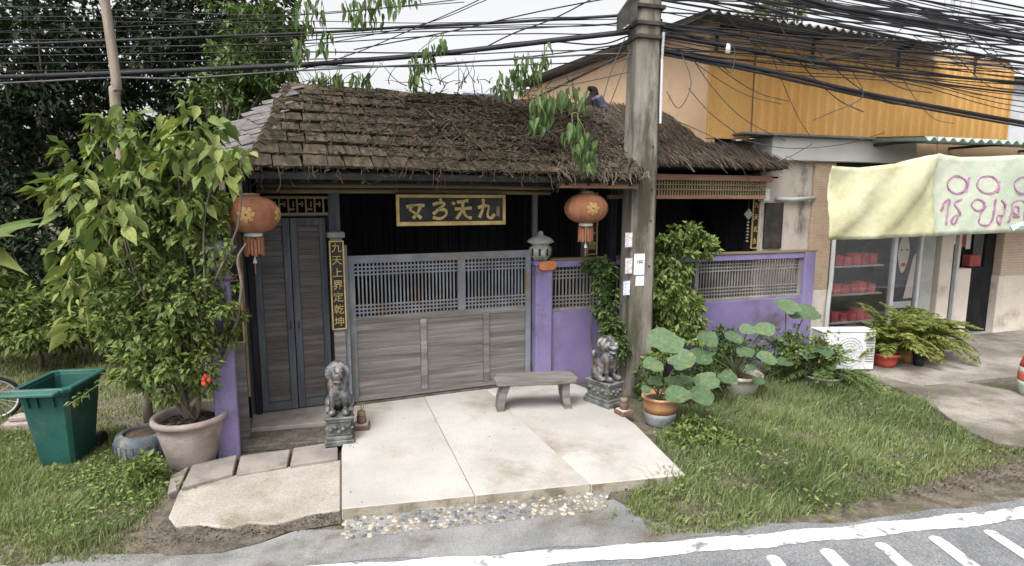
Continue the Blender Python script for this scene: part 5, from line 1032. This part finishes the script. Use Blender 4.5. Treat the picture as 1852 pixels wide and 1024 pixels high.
# banana plant at the left edge
b_ = thing('banana_plant', 'banana plant with torn pale leaves at the left picture edge', 'plant', (dep(5, 400, 9.0).x - .5, 9.0, GZ))
mb = MB(); mb.tube([(0, 0, 0), (.05, 0, 1.2), (.1, 0, 1.9)], [.09, .075, .05], 9); mb.build('stem', 'stem', b_, True); bl = big_leaf('leaf', 'leaf_big', .34, .15, .45, 0, 9)
for a, e, s in ((.2, .9, 1.0), (1.2, .6, .9), (-.6, .7, 1.0), (-.2, -.1, .8), (2.4, .8, .9), (-1.4, .3, .8)): put_leaf(bl, b_, (.1, 0, 1.85), (math.cos(a), math.sin(a) * .7 - .3, e), s * 1.05, .6)
# creepers
cr = thing('wall_creeper', 'green creeper climbing the purple wall left of the utility pole', 'creeper', HF.w(3.35, -.2, GZ)); iv = Vector(cr.location)
foliage(cr, [(1092, 500, 24, 42, 7.75, .12), (1098, 560, 26, 45, 7.7, .14), (1105, 605, 24, 40, 7.65, .14), (1075, 482, 30, 12, 7.85, .06), (1120, 620, 18, 45, 7.6, .1)], 2300, .075, .038, 'leaf_mid', 'foliage', 12).location = -iv; branches(cr, (0, .05, 0), [dep(1092, 480, 7.8) - iv, dep(1110, 560, 7.75) - iv, dep(1070, 482, 7.85) - iv], .012, 'bark', 'stem', .05, 5)
hb = thing('climbing_shrub', 'dense green climbing shrub between utility pole and thatched pavilion', 'shrub', (2.25, 8.25, GZ)); iv = Vector(hb.location)
foliage(hb, [(1240, 428, 52, 24, 8.15, .3), (1212, 470, 45, 45, 8.1, .3), (1215, 540, 48, 60, 8.05, .3), (1205, 605, 42, 50, 8.0, .28), (1240, 560, 35, 50, 8.15, .25), (1275, 440, 34, 22, 8.2, .2), (1195, 520, 40, 30, 7.95, .3), (1255, 600, 40, 25, 8.0, .3), (1185, 640, 30, 30, 7.7, .2)], 8200, .09, .042, 'leaf_lime', 'foliage', 24).location = -iv; branches(hb, (0, 0, 0), [dep(1240, 420, 8.15) - iv, dep(1200, 470, 8.1) - iv, dep(1225, 520, 8.1) - iv, dep(1190, 560, 8.0) - iv], .018, 'bark', 'stem', .08, 6)
# vines hanging from the cables and roof, leaf by leaf
VN = [('leafy vine clump hanging from the cables beside the light green tree', 8.3, [(558, 28, 26, 42, 16), (590, 78, 16, 24, 7), (545, 92, 14, 24, 6)], (565, -40)), ('leafy vine hanging in from the top edge above the roof', 8.2, [(640, 12, 22, 14, 8), (690, 10, 30, 20, 14), (668, 36, 30, 12, 8), (740, -6, 20, 12, 5)], (690, -60)),
      ('leafy vine draped over the thick cable above the ridge', 8.05, [(752, 135, 14, 34, 13), (776, 100, 12, 24, 9), (800, 82, 8, 14, 4)], (800, 62)), ('leafy vine climbing above the right half of the ridge', 7.9, [(925, 150, 26, 24, 14), (955, 120, 26, 26, 14), (985, 100, 12, 24, 6), (905, 165, 16, 12, 5)], (970, 190)),
      ('leafy vine trailing down the shingles below the ridge', 7.3, [(975, 195, 26, 24, 15), (975, 225, 20, 14, 8), (1035, 175, 28, 18, 12), (1000, 175, 20, 14, 6)], (975, 165)), ('leafy vine hanging lowest over the eave beside the pole', 6.75, [(1035, 240, 18, 18, 8), (1058, 262, 22, 22, 12), (1062, 288, 16, 14, 7)], (1045, 205)), ('sprouting vine shoots along the left of the shingle ridge', 8.1, [(575, 140, 16, 10, 5), (610, 142, 14, 9, 5), (650, 140, 20, 10, 6)], (610, 160))]
for lb, Y, cl_, root in VN:
    o0 = dep(root[0], root[1], Y); t = thing('hanging_vine', lb, 'vine', o0, 0, 'vines on the roof and cables'); mb = MB()
    for cx, cy, rx, ry, k in cl_:
        c0 = dep(cx, cy - ry, Y) - o0; mb.tube(smooth_path([Vector((0, 0, 0)), c0 * .5 + Vector((random.uniform(-.05, .05), 0, .05)), c0, dep(cx, cy + ry * .4, Y) - o0], 4), .005, 4)
        for _ in range(int(k * 3.0)):
            p = dep(cx + random.uniform(-1, 1) * rx, cy + random.uniform(-1, .7) * ry, Y + random.uniform(-.18, .18)) - o0; put_leaf(random.choice(VL_), t, p, (random.uniform(-.5, .5), random.uniform(-.5, .3), -1), random.uniform(.11, .19), random.uniform(-1.2, 1.2))
    mb.build('stem', 'stem', t)
# dry twigs and dead vines over the shingles
def strands(n, fn, seg=5, wid=.004):
    Vs, T = [], []
    for _ in range(n):
        P = fn(); P = np.array(P); d = unit(np.gradient(P, axis=0)); s = unit(np.cross(d, RNG.normal(size=3))) * wid * random.uniform(.6, 1.6)
        for i in range(len(P) - 1): Vs.append([P[i] - s[i], P[i] + s[i], P[i + 1] + s[i + 1], P[i + 1] - s[i + 1]]); T.append(random.random())
    V = np.array(Vs).reshape(-1, 3); return V, np.arange(len(V)).reshape(-1, 4), np.array(T)
def roof_strand():
    s, t = random.betavariate(2.8, 1.5), random.betavariate(2.0, 1.5); u = E0.lerp(E1, s); r = R0.lerp(R1, s); p = np.array(u.lerp(r, t)); up_ = np.array((r - u).normalized()); sd_ = np.array([1.0, 0, 0]); nr = np.cross(sd_, up_)
    a = random.gauss(-1.5, .9); L = random.uniform(.15, .6); out = []; off = random.uniform(.05, .12)
    for i in range(6): out.append(p + nr * (off + random.uniform(-.015, .03))); a += random.gauss(0, .45); p = p + (sd_ * math.cos(a) + up_ * math.sin(a)) * L / 5
    return out
V, F, T = strands(1700, roof_strand); o = link('dead_vine', np_mesh('dead_vine', V, F, 'twig', T), gh); o['kind'] = 'stuff'
n = 1700; s, t = RNG.beta(2.6, 1.4, (n, 1)), RNG.beta(1.6, 1.3, (n, 1)); nE0, nE1, nR0, nR1 = map(np.array, (E0, E1, R0, R1)); P = (nE0 + (nE1 - nE0) * s) * (1 - t) + (nR0 + (nR1 - nR0) * s) * t + np.array([0, -.04, .075])
V, F, T = leaves(P, RNG.normal(size=(n, 3)) * np.array([1, 1, .5]) + np.array([0, -.5, -.2]), RNG.uniform(.04, .10, n), RNG.uniform(.02, .04, n)); o = link('leaf_litter', np_mesh('leaf_litter', V, F, 'twig', T), gh); o['kind'] = 'stuff'
V, F, T = strands(120, lambda: [b0 + np.array([random.uniform(-.012, .012) * i, -.06, .06 - .045 * i * k0]) for b0, k0 in [(np.array(E0.lerp(E1, random.random())), random.random() ** 2 * 1.2 + .3)] for i in range(5)]); o = link('hanging_root', np_mesh('hanging_root', V, F, 'twig', T), gh); o['kind'] = 'stuff'
tw = thing('bare_twigs', 'tangle of bare dry twigs rising above the shingle ridge', 'twigs', dep(680, 165, 8.0)); iv = tw.location
for _ in range(70):
    x, y = random.uniform(545, 1040), random.uniform(148, 182); a = random.uniform(-2.9, -.25); L = random.uniform(20, 80) * (1 if x < 860 else .5); q = [(x, y)]
    for i in range(5): a += random.gauss(0, .35); q.append((q[-1][0] + math.cos(a) * L / 5, q[-1][1] + math.sin(a) * L / 5))
    Y = random.uniform(7.8, 8.2); mb = MB(); mb.tube([dep(a_, b_2, Y) - iv for a_, b_2 in q], [.007, .006, .005, .004, .003, .002], 4, False); mb.build('twig', 'deck', tw)
# lotus and elephant ears, each leaf its own disc
def disc_leaf(m):
    mb = MB(); n = 16; vs = [(0, 0, random.uniform(-.16, -.06))]; w0, w1, w2 = (random.random() * 6 for _ in range(3)); cu = random.uniform(-.12, .12); bend = random.uniform(.05, .28)
    for rr, zz in ((.5, -.04), (1, .05 + cu)):
        for k in range(n): th = 2 * math.pi * k / n; w_ = 1 + .05 * math.sin(2 * th + w0) + (random.uniform(-.09, .03) if rr == 1 else 0) - (.2 if k == 0 and rr == 1 else 0); vs.append((rr * w_ * math.sin(th) * .9, rr * w_ * math.cos(th), zz + .09 * rr * math.sin(2 * th + w1) + .05 * rr * math.sin(3 * th + w2) - bend * (rr * math.cos(th)) ** 2 * .5 + (random.uniform(-.05, .05) if rr == 1 else 0)))
    mb.add(vs, [(0, 1 + k, 1 + (k + 1) % n) for k in range(n)] + [(1 + k, 17 + k, 17 + (k + 1) % n, 1 + (k + 1) % n) for k in range(n)]); return mb.mesh('leaf', m, True)
DL = [disc_leaf('leaf_lotus') for _ in range(9)]
def disc_plant(name, label, cat, base, L, m='leaf_lotus'):
    t = thing(name, label, cat, base); iv = Vector(base); mb = MB()
    for px, py, r, Y, sq in L:
        p = dep(px, py, Y); d = p - iv; q = Vector((random.uniform(-.45, .45), -1.0, 1.1 + sq * 2.0)).normalized().to_track_quat('Z', 'Y'); o = link('leaf', random.choice(DL), t, d); o.rotation_mode = 'QUATERNION'
        from mathutils import Quaternion
        o.rotation_quaternion = q @ Quaternion((0, 0, 1), random.random() * 6); s = r / FPX * Y; o.scale = (s, s, s)
        mb.tube(smooth_path([Vector((random.uniform(-.06, .06), random.uniform(-.06, .06), 0)), d * .55 + Vector((0, 0, .08)), d + Vector((0, .01, -.02))], 4), .008, 5)
    mb.build('stalk', 'stem', t, True)
J = jar.location + Vector((0, 0, .3))
disc_plant('lotus_plant', 'lotus with big round blue green leaves in the glazed jar', 'plant', J, [(1204, 618, 37, 6.5, .35), (1182, 660, 22, 6.3, .5), (1233, 652, 29, 6.25, .45), (1225, 715, 26, 6.1, .3), (1270, 714, 26, 6.2, .3), (1278, 690, 26, 6.4, .4), (1186, 690, 16, 6.4, .6), (1215, 690, 18, 6.5, .6), (1240, 690, 18, 6.6, .5), (1168, 705, 12, 6.3, .6)])
disc_plant('lotus_plant', 'lotus with smaller leaning leaves and one yellowing leaf in the concrete basin', 'plant', ba_.location + Vector((0, 0, .2)), [(1280, 614, 22, 7.2, .1), (1268, 645, 25, 7.1, .3), (1328, 612, 18, 7.4, .2), (1352, 595, 16, 7.5, .3), (1382, 594, 21, 7.5, .4), (1348, 636, 19, 7.3, .6), (1387, 648, 20, 7.3, .4), (1316, 684, 20, 7.0, .3), (1358, 665, 12, 7.2, .8), (1372, 690, 13, 7.3, .9)])
disc_plant('elephant_ear', 'elephant ear plant with drooping grey green leaves by the wall end', 'plant', (4.05, 8.4, GZ), [(1422, 552, 27, 8.2, .6), (1455, 568, 30, 8.2, .5), (1462, 640, 18, 7.9, .4), (1490, 635, 18, 7.8, .6), (1420, 655, 16, 7.9, .8)])
# fronds
def frond_plant(name, label, cat, base, n, L, m, spread=1.0, lift=1.0, lw=.09, group=None, dens=42):
    t = thing(name, label, cat, base, 0, group); Vs, Fs, Ts, off = [], [], [], 0; mb = MB()
    for k in range(n):
        a = 2 * math.pi * k / n + random.uniform(-.3, .3); ln = L * random.uniform(.7, 1.15); el = random.uniform(.5, 1.35) * lift; p = Vector((0, 0, 0)); P = [p.copy()]
        for i in range(9): p = p + Vector((math.cos(a) * math.cos(el) * spread, math.sin(a) * math.cos(el) * spread, math.sin(el))) * ln / 9; el -= random.uniform(.12, .24); P.append(p.copy())
        mb.tube(P, [.005 * (1 - .07 * i) for i in range(10)], 4, False); A = np.array(P); s = np.sort(RNG.random(dens * 2)) * .92 + .08; ii = np.minimum((s * 9).astype(int), 8); f = (s * 9 - ii)[:, None]; B = A[ii] * (1 - f) + A[ii + 1] * f; tg = unit(A[ii + 1] - A[ii]); sd_ = unit(np.cross(tg, np.array([0, 0, 1.0]) + .01)) * np.where(np.arange(len(s)) % 2, 1, -1)[:, None]
        V, F, T = leaves(B, sd_ + tg * .5 + RNG.normal(size=B.shape) * .12, lw * np.sin(np.pi * np.clip(s, .05, .97)) ** .6 * 1.2, lw * .22, np.clip(RNG.normal(.5, .2, len(s)) + (k % 3) * .12, 0, 1)); Vs.append(V); Fs.append(F + off); Ts.append(T); off += len(V)
    link('frond', np_mesh('frond', np.concatenate(Vs), np.concatenate(Fs), m, np.concatenate(Ts)), t); mb.build('stalk', 'stem', t); return t
def red_pot(px, py, label, r=.16, m='red_pot'):
    p = at(px, py, GZ + .06); q = thing('flower_pot', label, 'pot', (p.x, p.y + r, GZ + .06), 0, 'flower pots in front of the shop'); mb = MB(); mb.lathe([(r * .72, 0), (r * .85, .08), (r * .95, .17), (r * 1.08, .175), (r * 1.08, .215), (r * .96, .22), (r * .9, .18)], 22); mb.build('body', m, q, True); mb = MB(); mb.lathe([(0, .185), (r * .92, .18)], 18); mb.build('soil', 'soil', q); return Vector((p.x, p.y + r, GZ + .24))
b1 = red_pot(1614, 668, 'red flower pot right beside the air conditioner', .19); b2 = red_pot(1655, 660, 'terracotta flower pot between the red pot and the black pot', .17, 'glaze_orange'); b3 = red_pot(1690, 652, 'terracotta flower pot farthest from the air conditioner', .16, 'red_pot'); b4 = red_pot(1668, 664, 'small black flower pot in front of the terracotta pots', .09, 'rubber')
frond_plant('potted_fern', 'yellow green fern in the red pot beside the air conditioner', 'fern', b1, 46, .95, 'leaf_fern', .75, 1.35, .13, 'ferns in front of the shop')
frond_plant('potted_fern', 'yellow green fern in the middle terracotta pot', 'fern', b2, 44, .95, 'leaf_fern', .8, 1.25, .13, 'ferns in front of the shop')
frond_plant('potted_fern', 'spreading green fern in the terracotta pot nearest the shop door', 'fern', b3, 46, .9, 'leaf_fern', .85, 1.15, .13, 'ferns in front of the shop')
frond_plant('potted_fern', 'arching green fern in the low bowl before the air conditioner', 'fern', Vector(bo.location) + Vector((0, 0, .1)), 34, .72, 'leaf_mid', 1.1, 1.1, .09, None)
# small leafy plants by the wall foot
for lb, e, nn, m in (('low leafy plant with yellow flowers between the wall end and air conditioner', [(1465, 640, 45, 35, 8.0, .2), (1440, 620, 30, 40, 8.1, .2), (1500, 630, 25, 35, 7.9, .15)], 1300, 'leaf_small'), ('low leafy weeds at the foot of the purple wall behind the lotus', [(1330, 640, 50, 30, 7.9, .15), (1290, 660, 40, 30, 7.7, .15), (1400, 630, 45, 35, 8.2, .15), (1310, 615, 40, 30, 8.0, .12), (1270, 690, 50, 30, 7.2, .2)], 3600, 'leaf_mid'), ('leafy weed clump on the verge below the glazed jar', [(1290, 830, 45, 35, 5.75, .25), (1240, 800, 35, 30, 5.9, .2), (1265, 770, 40, 25, 6.1, .2), (1300, 800, 40, 25, 5.95, .2)], 1800, 'leaf_small'), ('leafy weed clump at the foot of the clay pot', [(262, 850, 28, 28, 5.0, .15)], 420, 'leaf_lime'), ('leafy weeds round the foot of the utility pole', [(1165, 690, 18, 40, 7.4, .12), (1185, 660, 14, 40, 7.5, .1)], 500, 'leaf_mid')):
    t = thing('weed_clump', lb, 'weeds', dep(e[0][0], e[0][1] + e[0][3], e[0][4])); iv = Vector(t.location); foliage(t, e, nn, .065, .03, m, 'foliage', 10, 0).location = -iv
    branches(t, (0, 0, -.05), [dep(q[0] + random.uniform(-.5, .5) * q[2], q[1] - q[3] * .4, q[4]) - iv for q in e for _ in range(3)], .005, 'stem', 'stem', .03, 4)
# grass, too dense to count
def grass(label, polys, n, h, m, wid=.0045, lean=.5):
    Vs, Ts = [], []
    for poly, share in polys:
        q = np.array([(p[0], p[1]) for p in poly]); lo, hi = q.min(0), q.max(0); got = np.zeros((0, 2)); need = int(n * share)
        while len(got) < need:
            c = RNG.uniform(lo, hi, (need * 2, 2)); ins = np.zeros(len(c), bool); j = len(q) - 1
            for i in range(len(q)):
                xi, yi = q[i]; xj, yj = q[j]; hit = ((yi > c[:, 1]) != (yj > c[:, 1])) & (c[:, 0] < (xj - xi) * (c[:, 1] - yi) / (yj - yi + 1e-12) + xi); ins ^= hit; j = i
            keep = np.sin(c[:, 0] * 3.1 + 1) * np.sin(c[:, 1] * 4.3) + np.sin(c[:, 0] * 7.7 + c[:, 1] * 5) * .6 + RNG.normal(size=len(c)) * .8 > -1.6
            got = np.concatenate([got, c[ins & keep]])
        P = np.c_[got[:need], np.full(need, GZ - .005)]; a = RNG.random(need) * 6.3; tuft = .7 + .5 * np.sin(P[:, 0] * 5.2) * np.sin(P[:, 1] * 6.1 + 2); H_ = RNG.uniform(h[0], h[1], need) * tuft
        ln = np.c_[np.cos(a), np.sin(a), np.zeros(need)] * (RNG.random((need, 1)) ** 1.5 * lean * 1.6); S = np.c_[-np.sin(a + 1), np.cos(a + 1), np.zeros(need)] * wid * RNG.uniform(.7, 1.6, (need, 1)); up_ = np.array([0, 0, 1.0]); Hc = H_[:, None]
        M1 = P + (up_ * .55 + ln * .35) * Hc; M2 = P + (up_ * (.95 - .25 * (ln ** 2).sum(1, keepdims=True)) + ln * 1.1) * Hc
        Vs.append(np.stack([P - S, P + S, M1 + S * .8, M1 - S * .8, M2 + S * .12, M2 - S * .12], 1).reshape(-1, 3)); Ts.append(np.repeat(np.clip(RNG.normal(.5, .28, need) + .2 * np.sin(P[:, 0] * 2.2 + P[:, 1]), 0, 1), 2))
    V = np.concatenate(Vs); k = len(V) // 6; b = (np.arange(k) * 6)[:, None]; F = np.concatenate([b + np.array([[0, 1, 2, 3]]), b + np.array([[3, 2, 4, 5]])], 1).reshape(-1, 4)
    return tag(link('grass', np_mesh('grass', V, F, m, np.concatenate(Ts))), label, 'grass', kind='stuff')
G = lambda L: [at(x, y, GZ) for x, y in L]
core = G([(1185, 800), (1245, 866), (1145, 885), (1140, 935), (1300, 962), (1480, 930), (1660, 876), (1775, 815), (1700, 748), (1620, 705), (1560, 686), (1420, 690), (1300, 720), (1230, 740)])
edge_ = G([(1120, 900), (1150, 930), (1180, 972), (1330, 965), (1500, 925), (1700, 870), (1860, 830), (1960, 850), (1960, 815), (1780, 800), (1500, 890), (1300, 930)])
back_ = G([(1170, 720), (1300, 720), (1420, 690), (1560, 690), (1480, 650), (1300, 650), (1180, 680)])
grass('long green grass on the verge between drive and forecourt', [(core, .80), (back_, .20)], 46000, (.05, .155), 'grass', .0042)
grass('longer arching pale grass blades among the verge grass', [(core, 1)], 1500, (.16, .27), 'grass', .0048, .9)
grass('dead straw coloured blades mixed into the verge grass', [(core, .7), (back_, .3)], 5000, (.04, .12), 'straw', .004, 1.0)
grass('sparse dry grass along the road edge', [(edge_, 1)], 9000, (.03, .09), 'grass_dry', .004)
lf = [(-9.5, 3.75), (-3.2, 3.95), (-2.95, 4.35), (-3.05, 4.85), (-3.3, 5.3), (-3.35, 6.2), (-3.1, 7), (-4, 8.4), (-5, 10), (-10, 10), (-12, 6)]
ln_ = [(-5.6, 4.1), (-3.3, 4.05), (-3.05, 4.4), (-3.12, 4.85), (-3.4, 5.4), (-4.0, 6.2), (-5.8, 6.2)]
grass('short green grass round the bin and clay pot', [(ln_, .6), (lf, .4)], 52000, (.04, .13), 'grass', .0042)
grass('pale dry grass of the open plot behind the bin', [(lf, 1)], 30000, (.05, .14), 'grass_dry', .005)
grass('short dry grass tufts along the left road edge', [([(-6, 3.75), (-2.6, 3.9), (-2.7, 4.15), (-3.3, 4.3), (-6, 4.3)], 1)], 5000, (.03, .08), 'grass_dry', .004)
# fallen leaves and grit along the verge
def litter(label, poly, n, size, m):
    q = np.array([(p[0], p[1]) for p in poly]); s, t = RNG.random((n, 1)), RNG.random((n, 1)); P = (q[0] * (1 - s) + q[1] * s) * (1 - t) + (q[3] * (1 - s) + q[2] * s) * t
    P = np.c_[P, np.full(n, GZ + .018)]; V, F, T = leaves(P, np.c_[RNG.normal(size=(n, 2)), RNG.random(n) * .5], RNG.uniform(size * .5, size * 1.5, n), RNG.uniform(size * .3, size * .8, n)); return tag(link('leaf_litter', np_mesh('leaf_litter', V, F, m, T)), label, 'litter', kind='stuff')
litter('brown leaf litter and grit along the right road verge', G([(1120, 880), (1900, 800), (1900, 870), (1180, 975)]), 1900, .028, 'twig')
litter('pale dry leaf bits along the right road verge', G([(1120, 900), (1900, 820), (1900, 860), (1180, 965)]), 500, .025, 'straw')
litter('scattered grit and leaf bits on the dirt beside the path slab', G([(260, 950), (616, 930), (616, 955), (260, 1000)]), 500, .02, 'twig')
litter('scattered dry leaf bits on the shop forecourt', G([(1600, 690), (1850, 700), (1850, 800), (1740, 780)]), 160, .03, 'straw')
def cover(label, poly, n, L, m):
    q = np.array([(p[0], p[1]) for p in poly]); c = q.mean(0); k = RNG.integers(0, 60, n); cen = np.array([c + (q[RNG.integers(0, len(q))] - c) * RNG.random() ** .6 for _ in range(60)]); P = cen[k] + RNG.normal(size=(n, 2)) * .11
    P = np.c_[P, GZ + RNG.uniform(.01, .11, n)]; V, F, T = leaves(P, np.c_[RNG.normal(size=(n, 2)), RNG.random(n) * .8], RNG.uniform(L * .6, L * 1.4, n), RNG.uniform(L * .35, L * .7, n)); return tag(link('ground_cover', np_mesh('ground_cover', V, F, m, T)), label, 'weeds', kind='stuff')
cover('broadleaf weeds scattered through the verge grass', core, 1200, .045, 'leaf_lime')
cover('broadleaf weeds scattered through the grass round the bin', ln_, 1500, .042, 'leaf_lime')
litter('few dry leaf bits blown on the concrete drive', [(FL.x, FL.y), (FR.x, FR.y), (gr.x, gr.y - .1), (gl.x, gl.y - .1)], 60, .018, 'twig').location.z = .105
